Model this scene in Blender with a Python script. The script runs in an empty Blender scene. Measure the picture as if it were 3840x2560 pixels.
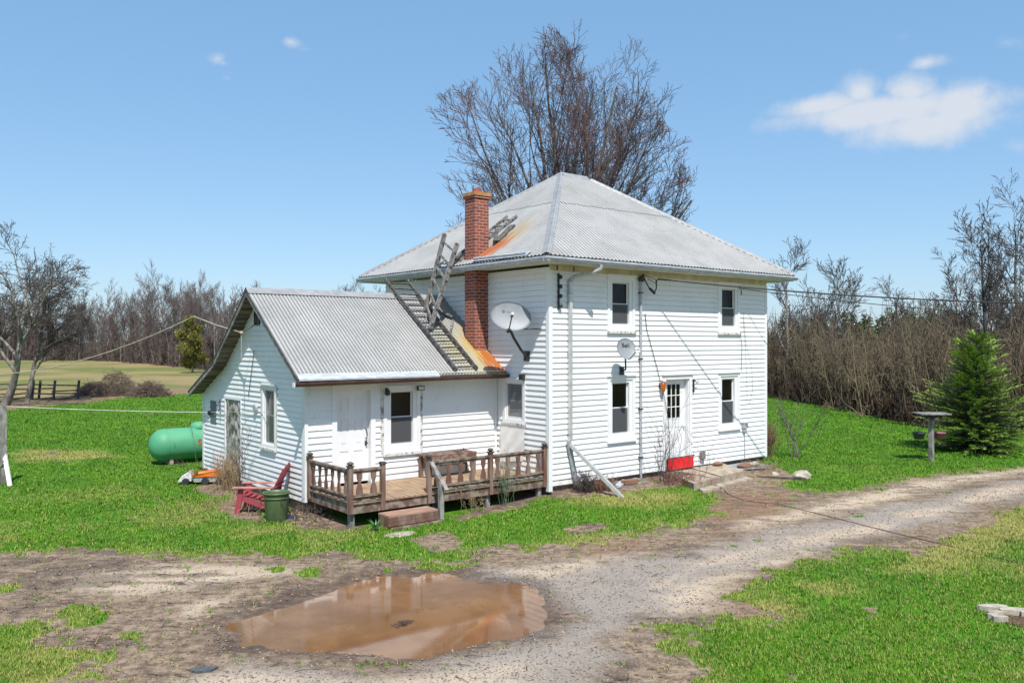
import bpy, math, random
import numpy as np
from mathutils import Vector, Matrix
R = math.radians
scene = bpy.context.scene
col = scene.collection
rnd = random.Random(7)

# ------------------------------------------------------------------ survey
FOC = 3151.0
TH = math.atan2(2408, 1930)
FW = Vector((math.cos(TH), math.sin(TH), 0)); RT = Vector((math.sin(TH), -math.cos(TH), 0))
CAM = Vector((-12.6357, -14.4144, 3.3))
def ray(u, v):
    return FW + RT * ((u - 1920) / FOC) + Vector((0, 0, -(v - 1279) / FOC))
def gp(u, v, z=-0.3):                       # where a line of sight meets a level plane
    d = ray(u, v); return CAM + d * ((z - CAM.z) / d.z)
def dp(u, depth, z=-0.3):                   # a spot at a given distance
    p = CAM + (FW + RT * ((u - 1920) / FOC)) * depth
    return Vector((p.x, p.y, z))

# ------------------------------------------------------------------ objects
def tag(o, label=None, cat=None, group=None, kind=None):
    if label: o['label'] = label
    if cat: o['category'] = cat
    if group: o['group'] = group
    if kind: o['kind'] = kind
    return o
def thing(name, label, cat, loc=(0, 0, 0), group=None, rz=0.0):
    o = bpy.data.objects.new(name, None); o.empty_display_size = 0.2
    o.location = loc; o.rotation_euler = (0, 0, rz); col.objects.link(o)
    return tag(o, label, cat, group)
def root_loc(p):
    v = Vector((0, 0, 0))
    while p is not None:
        v += p.location; p = p.parent
    return v
class MB:
    def __init__(s): s.v = []; s.f = []; s.sm = []
    def add(s, vs, fs, smooth=False):
        n = len(s.v); s.v += [tuple(v) for v in vs]
        s.f += [tuple(i + n for i in f) for f in fs]; s.sm += [smooth] * len(fs); return s
    def hexa(s, p):                         # 8 corners: 4 low, 4 high
        return s.add(p, [(3, 2, 1, 0), (4, 5, 6, 7), (0, 1, 5, 4), (1, 2, 6, 5), (2, 3, 7, 6), (3, 0, 4, 7)])
    def box(s, x0, x1, y0, y1, z0, z1):
        if x0 > x1: x0, x1 = x1, x0
        if y0 > y1: y0, y1 = y1, y0
        if z0 > z1: z0, z1 = z1, z0
        return s.hexa([(x0, y0, z0), (x1, y0, z0), (x1, y1, z0), (x0, y1, z0), (x0, y0, z1), (x1, y0, z1), (x1, y1, z1), (x0, y1, z1)])
    def bar(s, a, b, w, h, up=(0, 0, 1)):   # a board from a to b
        a = Vector(a); b = Vector(b); d = (b - a).normalized(); up = Vector(up)
        sx = d.cross(up)
        if sx.length < 1e-4: sx = d.cross(Vector((1, 0, 0)))
        sx.normalize(); sz = sx.cross(d).normalized(); sx *= w / 2; sz *= h / 2
        return s.hexa([a - sx - sz, a + sx - sz, b + sx - sz, b - sx - sz, a - sx + sz, a + sx + sz, b + sx + sz, b - sx + sz])
    def tube(s, pts, r, n=8, r1=None, caps=True, smooth=True):
        pts = [Vector(p) for p in pts]; rs = r if isinstance(r, (list, tuple)) else None
        vs = []; m = len(pts); prev = None
        for i, p in enumerate(pts):
            d = (pts[min(i + 1, m - 1)] - pts[max(i - 1, 0)])
            if d.length < 1e-9: d = Vector((0, 0, 1))
            d.normalize()
            if prev is None:
                u = d.cross(Vector((0, 0, 1)))
                if u.length < 0.05: u = d.cross(Vector((1, 0, 0)))
            else:
                u = prev - d * prev.dot(d)
            u.normalize(); prev = u; w = d.cross(u)
            rr = rs[i] if rs else (r + ((r1 if r1 is not None else r) - r) * i / max(1, m - 1))
            for k in range(n):
                a = 2 * math.pi * k / n; vs.append(p + u * (rr * math.cos(a)) + w * (rr * math.sin(a)))
        fs = [(i * n + k, i * n + (k + 1) % n, (i + 1) * n + (k + 1) % n, (i + 1) * n + k) for i in range(m - 1) for k in range(n)]
        s.add(vs, fs, smooth)
        if caps: s.add(vs[:n], [tuple(reversed(range(n)))]); s.add(vs[-n:], [tuple(range(n))])
        return s
    def lathe(s, c, prof, n=24, smooth=True, axis='z'):
        vs = []
        for (r, z) in prof:
            for k in range(n):
                a = 2 * math.pi * k / n; x, y = r * math.cos(a), r * math.sin(a)
                vs.append((c[0] + x, c[1] + y, c[2] + z) if axis == 'z' else (c[0] + z, c[1] + x, c[2] + y))
        fs = [(i * n + k, i * n + (k + 1) % n, (i + 1) * n + (k + 1) % n, (i + 1) * n + k) for i in range(len(prof) - 1) for k in range(n)]
        return s.add(vs, fs, smooth)
    def prism(s, poly, off):                # polygon of 3-D points pushed along off
        n = len(poly); off = Vector(off); a = [Vector(p) for p in poly]
        return s.add(a + [p + off for p in a], [tuple(reversed(range(n))), tuple(range(n, 2 * n))] + [(i, (i + 1) % n, (i + 1) % n + n, i + n) for i in range(n)])
    def rock(s, c, r, sq=(1, 1, 1), seed=0, n=2):
        q = random.Random(seed); vs = []; N = 7; M = 10
        for i in range(N + 1):
            t = math.pi * i / N
            for k in range(M):
                a = 2 * math.pi * k / M; j = 1 + q.uniform(-.13, .13)
                vs.append((c[0] + r * sq[0] * j * math.sin(t) * math.cos(a), c[1] + r * sq[1] * j * math.sin(t) * math.sin(a), c[2] + r * sq[2] * j * math.cos(t)))
        fs = [(i * M + k, i * M + (k + 1) % M, (i + 1) * M + (k + 1) % M, (i + 1) * M + k) for i in range(N) for k in range(M)]
        return s.add(vs, fs, False)
    def build(s, name, mat, parent=None):
        me = bpy.data.meshes.new(name); o = bpy.data.objects.new(name, me)
        off = root_loc(parent) if parent is not None else Vector((0, 0, 0))
        if parent is None and len(s.v):
            a = np.array(s.v); lo = a.min(0); hi = a.max(0); off = Vector(((lo[0] + hi[0]) / 2, (lo[1] + hi[1]) / 2, lo[2])); o.location = off
        me.from_pydata([(v[0] - off[0], v[1] - off[1], v[2] - off[2]) for v in s.v], [], s.f)
        if any(s.sm): me.polygons.foreach_set('use_smooth', s.sm)
        if mat: me.materials.append(mat)
        me.update(); col.objects.link(o); o.parent = parent; return o
def np_mesh(name, V, F, mat, parent=None, loc=(0, 0, 0), attrs=None, smooth=False):
    me = bpy.data.meshes.new(name); V = np.asarray(V, dtype=np.float32) - np.array(loc, dtype=np.float32); F = np.asarray(F, dtype=np.int32)
    k = F.shape[1]; me.vertices.add(len(V)); me.vertices.foreach_set('co', V.ravel())
    me.loops.add(F.size); me.loops.foreach_set('vertex_index', F.ravel())
    me.polygons.add(len(F)); me.polygons.foreach_set('loop_start', np.arange(0, F.size, k, dtype=np.int32))
    if smooth: me.polygons.foreach_set('use_smooth', np.ones(len(F), dtype=bool))
    me.update(calc_edges=True)
    for n, a in (attrs or {}).items():
        at = me.attributes.new(n, 'FLOAT', 'POINT'); at.data.foreach_set('value', np.asarray(a, dtype=np.float32))
    me.materials.append(mat); o = bpy.data.objects.new(name, me); o.location = loc if parent is None else (0, 0, 0)
    col.objects.link(o); o.parent = parent; return o
def text_mesh(name, txt, size, mat, M, parent, ext=0.002):
    cu = bpy.data.curves.new('lettering', 'FONT'); cu.body = txt; cu.size = size; cu.extrude = ext; cu.align_x = 'CENTER'; cu.align_y = 'CENTER'
    to = bpy.data.objects.new('lettering', cu); me = bpy.data.meshes.new_from_object(to)
    bpy.data.objects.remove(to)
    off = root_loc(parent)
    me.transform(Matrix.Translation(-off) @ M); me.materials.clear(); me.materials.append(mat)
    o = bpy.data.objects.new(name, me); col.objects.link(o); o.parent = parent; return o

# ------------------------------------------------------------------ materials
class NT:
    def __init__(s, name):
        s.m = bpy.data.materials.new(name); s.m.use_nodes = True; s.t = s.m.node_tree; s.b = s.t.nodes['Principled BSDF']
        s.out = s.t.nodes['Material Output']
        g = s.t.nodes.new('ShaderNodeNewGeometry'); s.pos = g.outputs['Position']; s.geo = g
    def n(s, typ, **kw):
        nd = s.t.nodes.new(typ)
        for k, v in kw.items():
            if k.startswith('i_'):
                nd.inputs[k[2:].replace('_', ' ')].default_value = v
            else: setattr(nd, k, v)
        return nd
    def l(s, a, b): s.t.links.new(a, b)
    def math(s, op, a, b=None, c=None, clamp=False):
        nd = s.n('ShaderNodeMath', operation=op); nd.use_clamp = clamp
        for i, x in enumerate((a, b, c)):
            if x is None: continue
            if isinstance(x, (int, float)): nd.inputs[i].default_value = x
            else: s.l(x, nd.inputs[i])
        return nd.outputs[0]
    def noise(s, scale, detail=3, vec=None, rough=.55, stretch=None):
        nd = s.n('ShaderNodeTexNoise'); nd.inputs['Scale'].default_value = scale; nd.inputs['Detail'].default_value = detail; nd.inputs['Roughness'].default_value = rough
        v = vec or s.pos
        if stretch:
            mp = s.n('ShaderNodeMapping'); mp.inputs['Scale'].default_value = stretch; s.l(v, mp.inputs['Vector']); v = mp.outputs[0]
        s.l(v, nd.inputs['Vector']); return nd.outputs['Fac']
    def ramp(s, fac, lo, hi, clamp=True):   # smoothstep
        nd = s.n('ShaderNodeMapRange', interpolation_type='SMOOTHSTEP'); nd.inputs['From Min'].default_value = lo; nd.inputs['From Max'].default_value = hi
        s.l(fac, nd.inputs['Value']); return nd.outputs[0]
    def mix(s, fac, a, b, mode='MIX'):
        nd = s.n('ShaderNodeMix', data_type='RGBA', blend_type=mode)
        for i, x in ((0, fac), (6, a), (7, b)):
            if isinstance(x, (int, float)): nd.inputs[i].default_value = x
            elif isinstance(x, (tuple, list)): nd.inputs[i].default_value = (*x[:3], 1)
            else: s.l(x, nd.inputs[i])
        return nd.outputs[2]
    def color(s, c):
        if isinstance(c, tuple): s.b.inputs['Base Color'].default_value = (*c[:3], 1)
        else: s.l(c, s.b.inputs['Base Color'])
    def rough(s, v):
        if isinstance(v, (int, float)): s.b.inputs['Roughness'].default_value = v
        else: s.l(v, s.b.inputs['Roughness'])
    def bump(s, h, strength=.3, dist=.02):
        nd = s.n('ShaderNodeBump'); nd.inputs['Strength'].default_value = strength; nd.inputs['Distance'].default_value = dist
        s.l(h, nd.inputs['Height']); s.l(nd.outputs[0], s.b.inputs['Normal'])
    def attr(s, name):
        nd = s.n('ShaderNodeAttribute', attribute_name=name); return nd.outputs['Fac']
def pmat(name, c1, c2, scale=6, rough=.7, bump=.0, stretch=None, lo=.35, hi=.65, metal=0, spec=None, detail=4, bscale=None):
    t = NT(name); f = t.noise(scale, detail, stretch=stretch); t.color(t.mix(t.ramp(f, lo, hi), c1, c2)); t.rough(rough); t.b.inputs['Metallic'].default_value = metal
    if spec is not None: t.b.inputs['Specular IOR Level'].default_value = spec
    if bump: t.bump(t.noise(bscale or scale * 3, 4, stretch=stretch), bump, .01)
    return t.m

M = {}
def siding_mat():
    t = NT('white_vinyl'); n1 = t.noise(.9, 4); n2 = t.noise(14, 3, stretch=(1, 1, .15)); n3 = t.noise(30, 2)
    c = t.mix(t.ramp(n1, .4, .75), (.80, .80, .79), (.74, .735, .72))
    c = t.mix(t.math('MULTIPLY', t.ramp(n2, .58, .8), .25), c, (.5, .48, .43))
    c = t.mix(t.math('MULTIPLY', t.ramp(n3, .68, .78), .5), c, (.42, .4, .36))
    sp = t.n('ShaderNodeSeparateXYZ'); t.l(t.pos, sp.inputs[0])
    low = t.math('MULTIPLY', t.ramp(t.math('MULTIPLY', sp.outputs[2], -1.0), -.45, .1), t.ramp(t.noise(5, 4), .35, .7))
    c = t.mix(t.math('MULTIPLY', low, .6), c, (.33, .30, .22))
    cid = t.math('FLOOR', t.math('DIVIDE', sp.outputs[2], .128)); wn_ = t.n('ShaderNodeTexWhiteNoise', noise_dimensions='1D'); t.l(cid, wn_.inputs['W'])
    fr_ = t.math('FRACT', t.math('ADD', t.math('DIVIDE', t.math('ADD', sp.outputs[0], sp.outputs[1]), 3.66), wn_.outputs['Value'])); seam = t.math('LESS_THAN', fr_, .0035)
    c = t.mix(t.math('MULTIPLY', seam, .45), c, (.25, .25, .25)); c = t.mix(t.math('MULTIPLY', wn_.outputs['Value'], .10), c, (.60, .59, .56))
    st_ = t.math('MULTIPLY', t.ramp(t.noise(7, 4, stretch=(1.2, 1.2, .08)), .56, .74), t.ramp(n1, .42, .6)); c = t.mix(t.math('MULTIPLY', st_, .22), c, (.42, .40, .35))
    t.color(c); t.rough(.5); t.b.inputs['Specular IOR Level'].default_value = .3; return t.m
M['siding'] = siding_mat()
M['trim'] = pmat('white_trim', (.76, .76, .76), (.72, .72, .71), 3, .5, .0)
M['old_trim'] = pmat('peeling_paint', (.62, .61, .57), (.20, .17, .14), 18, .8, .3, stretch=(1, 1, .5), lo=.5, hi=.62)
M['cream'] = pmat('yellowed_frieze', (.60, .55, .38), (.46, .40, .26), 4, .7, .1)
M['soffit'] = pmat('white_soffit', (.66, .66, .62), (.52, .50, .43), 2.5, .6)
M['gutter'] = pmat('gutter_metal', (.50, .53, .57), (.36, .38, .41), 5, .4, stretch=(1, 1, 4))
M['gutter_dark'] = pmat('dark_edge', (.05, .05, .055), (.10, .10, .10), 9, .6)
M['brown_gutter'] = pmat('brown_gutter', (.06, .028, .02), (.10, .05, .035), 6, .45)
M['wood_dark'] = pmat('dark_old_wood', (.10, .085, .07), (.035, .03, .027), 12, .85, .4, stretch=(.3, 1, 1))
M['wood_grey'] = pmat('grey_weathered_wood', (.30, .28, .25), (.13, .12, .11), 9, .85, .4, stretch=(1, 1, .4))
M['ladder_wood'] = pmat('bleached_ladder_wood', (.24, .23, .215), (.09, .085, .08), 10, .9, .4)
M['ladder_dark'] = pmat('dark_ladder_wood', (.13, .12, .11), (.05, .047, .045), 10, .9, .4)
M['stain'] = pmat('faded_brown_stain', (.14, .065, .045), (.25, .18, .14), 7, .8, .4, stretch=(1, 1, .25), lo=.4, hi=.7)
M['rail'] = pmat('worn_rail_wood', (.27, .215, .165), (.12, .07, .05), 6, .85, .4, lo=.38, hi=.6)
M['deck'] = None
M['conc'] = pmat('old_concrete', (.42, .35, .27), (.27, .21, .15), 5, .9, .5, bscale=40)
M['found'] = pmat('foundation_stone', (.34, .25, .17), (.14, .10, .075), 4, .95, .6, bscale=20)
M['black'] = pmat('black_plastic', (.02, .02, .022), (.035, .035, .035), 10, .45)
M['cable'] = pmat('black_cable', (.018, .018, .018), (.03, .03, .03), 10, .6)
M['wire'] = pmat('white_cord', (.62, .60, .55), (.5, .47, .42), 5, .7)
M['rope'] = pmat('old_rope', (.48, .42, .33), (.32, .27, .2), 9, .8)
M['dish'] = pmat('dish_grey', (.235, .25, .265), (.20, .215, .23), 4, .5)
M['logo'] = pmat('logo_black', (.012, .012, .013), (.02, .02, .02), 4, .5)
M['logo_grey'] = pmat('logo_grey', (.16, .18, .20), (.22, .24, .26), 4, .5)
M['galv'] = pmat('galvanised_pipe', (.48, .49, .51), (.36, .37, .39), 8, .4, metal=.25)
M['amber'] = pmat('amber_glass', (.55, .16, .02), (.35, .08, .01), 12, .15)
M['red'] = pmat('bright_red_cloth', (.72, .012, .015), (.55, .008, .012), 12, .7, .2)
M['maroon'] = pmat('faded_red_plastic', (.36, .035, .06), (.30, .06, .07), 6, .5)
M['maroon_pale'] = pmat('sun_bleached_red', (.42, .15, .15), (.46, .27, .21), 6, .6)
M['bin'] = pmat('olive_green_plastic', (.075, .115, .045), (.095, .135, .06), 3, .45, stretch=(8, 8, .6))
M['tank'] = pmat('green_tank_paint', (.065, .28, .14), (.085, .325, .17), 1.5, .6)
M['tank_red'] = pmat('red_decal', (.7, .03, .02), (.6, .03, .02), 4, .5)
M['orange'] = pmat('orange_plastic', (.85, .22, .03), (.75, .17, .02), 6, .45)
M['white_pl'] = pmat('dirty_white_plastic', (.62, .62, .60), (.35, .33, .3), 14, .5, lo=.45, hi=.62)
M['sheet'] = pmat('white_tarp', (.74, .73, .71), (.66, .65, .62), 2, .5, .1)
M['alu'] = pmat('pale_metal', (.62, .62, .60), (.48, .48, .47), 6, .35, metal=.4)
M['stonep'] = pmat('pale_stone', (.44, .39, .31), (.30, .26, .2), 7, .9, .5, bscale=25)
M['stoneb'] = pmat('brown_stone', (.26, .13, .08), (.18, .09, .06), 7, .9, .4, bscale=25)
M['pot_dark'] = pmat('dark_pot', (.05, .05, .06), (.08, .08, .09), 6, .6)
M['pot_pink'] = pmat('dusty_pink_pot', (.30, .11, .13), (.24, .09, .11), 6, .6)
M['mulch'] = pmat('red_brown_mulch', (.16, .07, .05), (.07, .035, .03), 25, .95, .8, bscale=40)
M['asphalt_scrap'] = pmat('black_mat', (.06, .065, .07), (.10, .105, .11), 25, .9, .4)
M['lamp_face'] = pmat('lamp_lens', (.55, .55, .50), (.65, .65, .6), 9, .3)
M['curtain'] = pmat('pale_curtain', (.22, .22, .23), (.14, .14, .15), 8, .9, stretch=(6, 6, .3))
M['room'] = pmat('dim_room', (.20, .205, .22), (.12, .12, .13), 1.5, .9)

def glass_mat():
    t = NT('window_glass'); gl = t.n('ShaderNodeBsdfGlossy'); gl.inputs['Roughness'].default_value = .03
    n = t.noise(3, 2); bp = t.n('ShaderNodeBump'); bp.inputs['Strength'].default_value = .05; bp.inputs['Distance'].default_value = .01; t.l(n, bp.inputs['Height']); t.l(bp.outputs[0], gl.inputs['Normal'])
    tr = t.n('ShaderNodeBsdfTransparent'); tr.inputs['Color'].default_value = (.62, .65, .66, 1)
    lw = t.n('ShaderNodeFresnel'); lw.inputs['IOR'].default_value = 1.5
    mx = t.n('ShaderNodeMixShader'); t.l(t.math('MULTIPLY', lw.outputs[0], .7), mx.inputs[0]); t.l(tr.outputs[0], mx.inputs[1]); t.l(gl.outputs[0], mx.inputs[2]); t.l(mx.outputs[0], t.out.inputs[0]); return t.m
M['glass'] = glass_mat()
def screen_mat():
    t = NT('insect_screen'); tr = t.n('ShaderNodeBsdfTransparent'); mx = t.n('ShaderNodeMixShader'); mx.inputs[0].default_value = .55
    t.b.inputs['Base Color'].default_value = (.12, .125, .135, 1); t.b.inputs['Roughness'].default_value = .9; t.l(tr.outputs[0], mx.inputs[1]); t.l(t.b.outputs[0], mx.inputs[2]); t.l(mx.outputs[0], t.out.inputs[0]); return t.m
M['screen'] = screen_mat()

def roof_mat(name, stains, rib):
    # galvanised sheet; stains = [(x,y,z,radius vector, colour, strength)] real rust patches fixed to the sheet
    t = NT(name); n1 = t.noise(1.2, 4); n2 = t.noise(22, 3); n3 = t.noise(4, 4, stretch=(1, 1, .4))
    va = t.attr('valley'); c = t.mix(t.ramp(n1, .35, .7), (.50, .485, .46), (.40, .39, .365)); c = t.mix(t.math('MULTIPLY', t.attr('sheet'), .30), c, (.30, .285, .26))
    c = t.mix(t.math('MULTIPLY', t.ramp(n2, .56, .7), .6), c, (.22, .19, .165))
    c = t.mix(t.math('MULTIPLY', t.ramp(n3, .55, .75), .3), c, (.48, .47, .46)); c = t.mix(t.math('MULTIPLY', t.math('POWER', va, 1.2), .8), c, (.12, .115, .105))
    for (cx, cy, cz, rx, ry, rz, colr, st, lo, hi) in stains:
        mp = t.n('ShaderNodeMapping'); mp.vector_type = 'TEXTURE'; mp.inputs['Location'].default_value = (cx, cy, cz); mp.inputs['Scale'].default_value = (rx, ry, rz); t.l(t.pos, mp.inputs['Vector'])
        ln = t.n('ShaderNodeVectorMath', operation='LENGTH'); t.l(mp.outputs[0], ln.inputs[0])
        nn = t.noise(5, 4, stretch=rib); d = t.math('ADD', ln.outputs['Value'], t.math('MULTIPLY', t.math('SUBTRACT', nn, .5), 2.3))
        c = t.mix(t.math('MULTIPLY', t.ramp(t.math('MULTIPLY', d, -1), -hi, -lo), st), c, colr)
    t.color(c); t.rough(.45); t.b.inputs['Metallic'].default_value = .15; return t.m
M['roof'] = roof_mat('galvanised_roof', [(.42, 1.98, 5.9, 1.1, .62, 1.0, (.36, .25, .10), .7, .25, 1.1), (.05, 2.02, 5.62, .75, .40, .6, (.36, .095, .025), .9, .4, 1.1)], (.3, 4.5, .3))
M['roof2'] = roof_mat('galvanised_wing_roof', [(-.6, 2.2, 3.0, .8, 1.3, 1.2, (.42, .37, .20), .7, .5, 1.15), (-.2, 2.35, 3.1, .42, 1.0, 1.0, (.44, .27, .05), .9, .5, 1.1), (-.16, 1.9, 2.75, .36, .55, .6, (.38, .10, .02), .9, .5, 1.1)], (4.5, .3, .3))

def brick_mat():
    t = NT('red_brick'); sp = t.n('ShaderNodeSeparateXYZ'); t.l(t.pos, sp.inputs[0]); cb = t.n('ShaderNodeCombineXYZ')
    t.l(t.math('ADD', sp.outputs[0], sp.outputs[1]), cb.inputs[0]); t.l(sp.outputs[2], cb.inputs[1])
    b = t.n('ShaderNodeTexBrick'); t.l(cb.outputs[0], b.inputs['Vector']); b.inputs['Scale'].default_value = 1
    b.inputs['Brick Width'].default_value = .21; b.inputs['Row Height'].default_value = .078; b.inputs['Mortar Size'].default_value = .007; b.inputs['Mortar Smooth'].default_value = .1
    b.inputs['Color1'].default_value = (.32, .075, .04, 1); b.inputs['Color2'].default_value = (.17, .045, .03, 1); b.inputs['Mortar'].default_value = (.42, .30, .25, 1); b.inputs['Bias'].default_value = 0
    c = t.mix(t.math('MULTIPLY', t.ramp(t.noise(25, 4), .5, .75), .5), b.outputs['Color'], (.08, .03, .028))
    t.color(c); t.rough(.9); t.bump(t.math('MULTIPLY', b.outputs['Fac'], -1), .6, .01); return t.m
M['brick'] = brick_mat()

def deck_mat():
    t = NT('deck_planks'); n = t.noise(5, 5, stretch=(4, .5, 1)); c = t.mix(t.ramp(n, .35, .7), (.42, .29, .175), (.22, .135, .08))
    sp = t.n('ShaderNodeSeparateXYZ'); t.l(t.pos, sp.inputs[0]); w = t.n('ShaderNodeTexWhiteNoise', noise_dimensions='1D'); t.l(t.math('FLOOR', t.math('DIVIDE', sp.outputs[0], .145)), w.inputs['W'])
    c = t.mix(t.math('MULTIPLY', w.outputs['Value'], .35), c, (.20, .14, .10)); t.color(c); t.rough(.85); t.bump(t.noise(30, 4, stretch=(4, .4, 1)), .3, .01); return t.m
M['deck'] = deck_mat()
M['plastic'] = None
def film_mat():
    t = NT('dusty_plastic_film'); n = t.noise(9, 4, stretch=(1, 1, .35)); n2 = t.noise(26, 3, stretch=(1, 2, .5))
    c = t.mix(t.ramp(n, .4, .62), (.24, .22, .195), (.38, .36, .33)); c = t.mix(t.math('MULTIPLY', t.ramp(n2, .5, .7), .4), c, (.13, .12, .105)); t.color(c); t.rough(.3); t.bump(n, .8, .05); return t.m
M['film'] = film_mat()
# ------------------------------------------------------------------ ground
def vnoise(x, y, seed=0):
    xi = np.floor(x).astype(np.int64); yi = np.floor(y).astype(np.int64); xf = x - xi; yf = y - yi
    def h(a, b):
        n = (a * 374761393 + b * 668265263 + seed * 1442695041) & 0xffffffff
        n = ((n ^ (n >> 13)) * 1274126177) & 0xffffffff
        return ((n ^ (n >> 16)) & 0xffff) / 65535.0
    u = xf * xf * (3 - 2 * xf); v = yf * yf * (3 - 2 * yf)
    return (h(xi, yi) * (1 - u) + h(xi + 1, yi) * u) * (1 - v) + (h(xi, yi + 1) * (1 - u) + h(xi + 1, yi + 1) * u) * v
def fbm(x, y, f, seed=0, octv=4):
    r = 0; a = .5; t = 0
    for i in range(octv):
        r = r + a * vnoise(x * f, y * f, seed + i * 17); t += a; a *= .5; f *= 2.03
    return r / t
def sstep(x, a, b):
    t = np.clip((x - a) / (b - a), 0, 1); return t * t * (3 - 2 * t)
def wpoly(pts, z=-.3): return np.array([gp(u / .6125, v / .6125, z)[:2] for u, v in pts])
def sdist(px, py, poly):                    # signed distance, positive inside
    d = np.full(px.shape, 1e9); ins = np.zeros(px.shape, bool); n = len(poly)
    for i in range(n):
        ax, ay = poly[i]; bx, by = poly[(i + 1) % n]; ex, ey = bx - ax, by - ay
        t = np.clip(((px - ax) * ex + (py - ay) * ey) / (ex * ex + ey * ey + 1e-12), 0, 1)
        d = np.minimum(d, (px - ax - t * ex) ** 2 + (py - ay - t * ey) ** 2)
        c = ((ay > py) != (by > py)) & (px < ex * (py - ay) / (ey if abs(ey) > 1e-9 else 1e-9) + ax); ins ^= c
    d = np.sqrt(d); return np.where(ins, d, -d)
P_soil = wpoly([(-260, 1310), (0, 1292), (65, 1270), (260, 1274), (434, 1274), (540, 1281), (650, 1285), (763, 1277), (822, 1275), (900, 1292), (985, 1300), (1060, 1292), (1134, 1262), (1255, 1259), (1347, 1248), (1445, 1234), (1527, 1212), (1603, 1199), (1676, 1188), (1646, 1161), (1655, 1146), (1600, 1122), (1590, 1100), (1725, 1095), (1749, 1101), (1787, 1122), (1860, 1135), (1988, 1129), (2116, 1101), (2244, 1082), (2352, 1075), (2700, 1045), (2700, 1100), (2352, 1157), (2287, 1178), (2223, 1220), (2100, 1268), (2001, 1256), (1903, 1272), (1817, 1297), (1711, 1336), (1689, 1370), (1723, 1404), (1646, 1417), (1552, 1417), (1493, 1447), (1552, 1502), (1590, 1568), (1590, 1800), (-300, 1800), (100, 1620), (152, 1568), (204, 1539), (282, 1517), (321, 1491), (195, 1486), (117, 1460), (108, 1432), (0, 1426), (-260, 1440)])
P_isl = [wpoly([(124, 1425), (130, 1402), (170, 1390), (225, 1395), (243, 1415), (225, 1438), (170, 1447)]), wpoly([(250, 1465), (290, 1452), (338, 1453), (330, 1470), (280, 1478)]), wpoly([(-20, 1365), (-10, 1345), (43, 1345), (40, 1360)]), wpoly([(680, 1315), (700, 1306), (735, 1308), (735, 1326), (690, 1328)]), wpoly([(620, 1308), (650, 1300), (670, 1310), (640, 1322)]), wpoly([(505, 1520), (530, 1512), (545, 1520), (520, 1530)]), wpoly([(940,1300),(985,1292),(1040,1296),(1100,1290),(1090,1302),(1000,1314)])]
P_patch = [wpoly([(950, 1240), (985, 1222), (1030, 1215), (1068, 1235), (1060, 1262), (1000, 1270)]), wpoly([(1290, 1215), (1340, 1200), (1400, 1203), (1395, 1222), (1320, 1232)]), wpoly([(95, 1040), (140, 1036), (150, 1045), (110, 1050)]), wpoly([(500, 1170), (530, 1120), (560, 1100), (600, 1150), (620, 1195), (560, 1200), (520, 1195)]), wpoly([(640, 1195), (690, 1150), (800, 1205), (870, 1205), (790, 1225), (700, 1215)]), wpoly([(1030, 1190), (1250, 1120), (1260, 1145), (1130, 1185), (1050, 1205)]), wpoly([(1260, 1150), (1262, 1128), (1540, 1090), (1600, 1110), (1560, 1128), (1400, 1150), (1300, 1155)]), wpoly([(440,1125),(470,1085),(520,1070),(540,1130),(500,1150)]), wpoly([(1700, 1070), (1760, 1075), (1840, 1100), (1790, 1115), (1730, 1100)])]
P_grav = wpoly([(1040, 1325), (1120, 1305), (1240, 1300), (1340, 1300), (1440, 1290), (1600, 1262), (1700, 1232), (1820, 1210), (1950, 1180), (2100, 1150), (2352, 1100), (2700, 1060), (2700, 1090), (2352, 1140), (2200, 1175), (2100, 1215), (1950, 1245), (1800, 1285), (1680, 1330), (1620, 1390), (1500, 1420), (1420, 1470), (1370, 1530), (1380, 1600), (1380, 1800), (250, 1800), (420, 1560), (520, 1535), (640, 1530), (900, 1545), (1150, 1490), (1290, 1420), (1280, 1370), (1180, 1335)])
P_pale = [wpoly([(430, 1568), (520, 1545), (700, 1545), (900, 1555), (1100, 1530), (1200, 1500), (1260, 1520), (1200, 1568), (1200, 1700), (430, 1700)]), wpoly([(1500, 1370), (1600, 1330), (1700, 1300), (1850, 1270), (1860, 1280), (1760, 1305), (1680, 1345), (1640, 1395), (1560, 1400)]), wpoly([(1480, 1370), (1620, 1300), (1800, 1255), (2000, 1225), (2150, 1180), (2352, 1120), (2700, 1070), (2352, 1112), (2150, 1165), (2000, 1205), (1850, 1235), (1700, 1265), (1560, 1310)]), wpoly([(1700, 1215), (1850, 1190), (2050, 1150), (2200, 1110), (2352, 1085), (2700, 1050), (2352, 1075), (2200, 1092), (2100, 1110), (1980, 1140), (1850, 1165), (1720, 1195)]), wpoly([(180, 1360), (220, 1320), (350, 1305), (560, 1300), (680, 1310), (560, 1335), (450, 1350), (300, 1375)]), wpoly([(1180, 1310), (1280, 1285), (1420, 1265), (1480, 1270), (1380, 1300), (1250, 1325)]), wpoly([(380, 1400), (500, 1370), (560, 1360), (480, 1410), (420, 1440)])]
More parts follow.
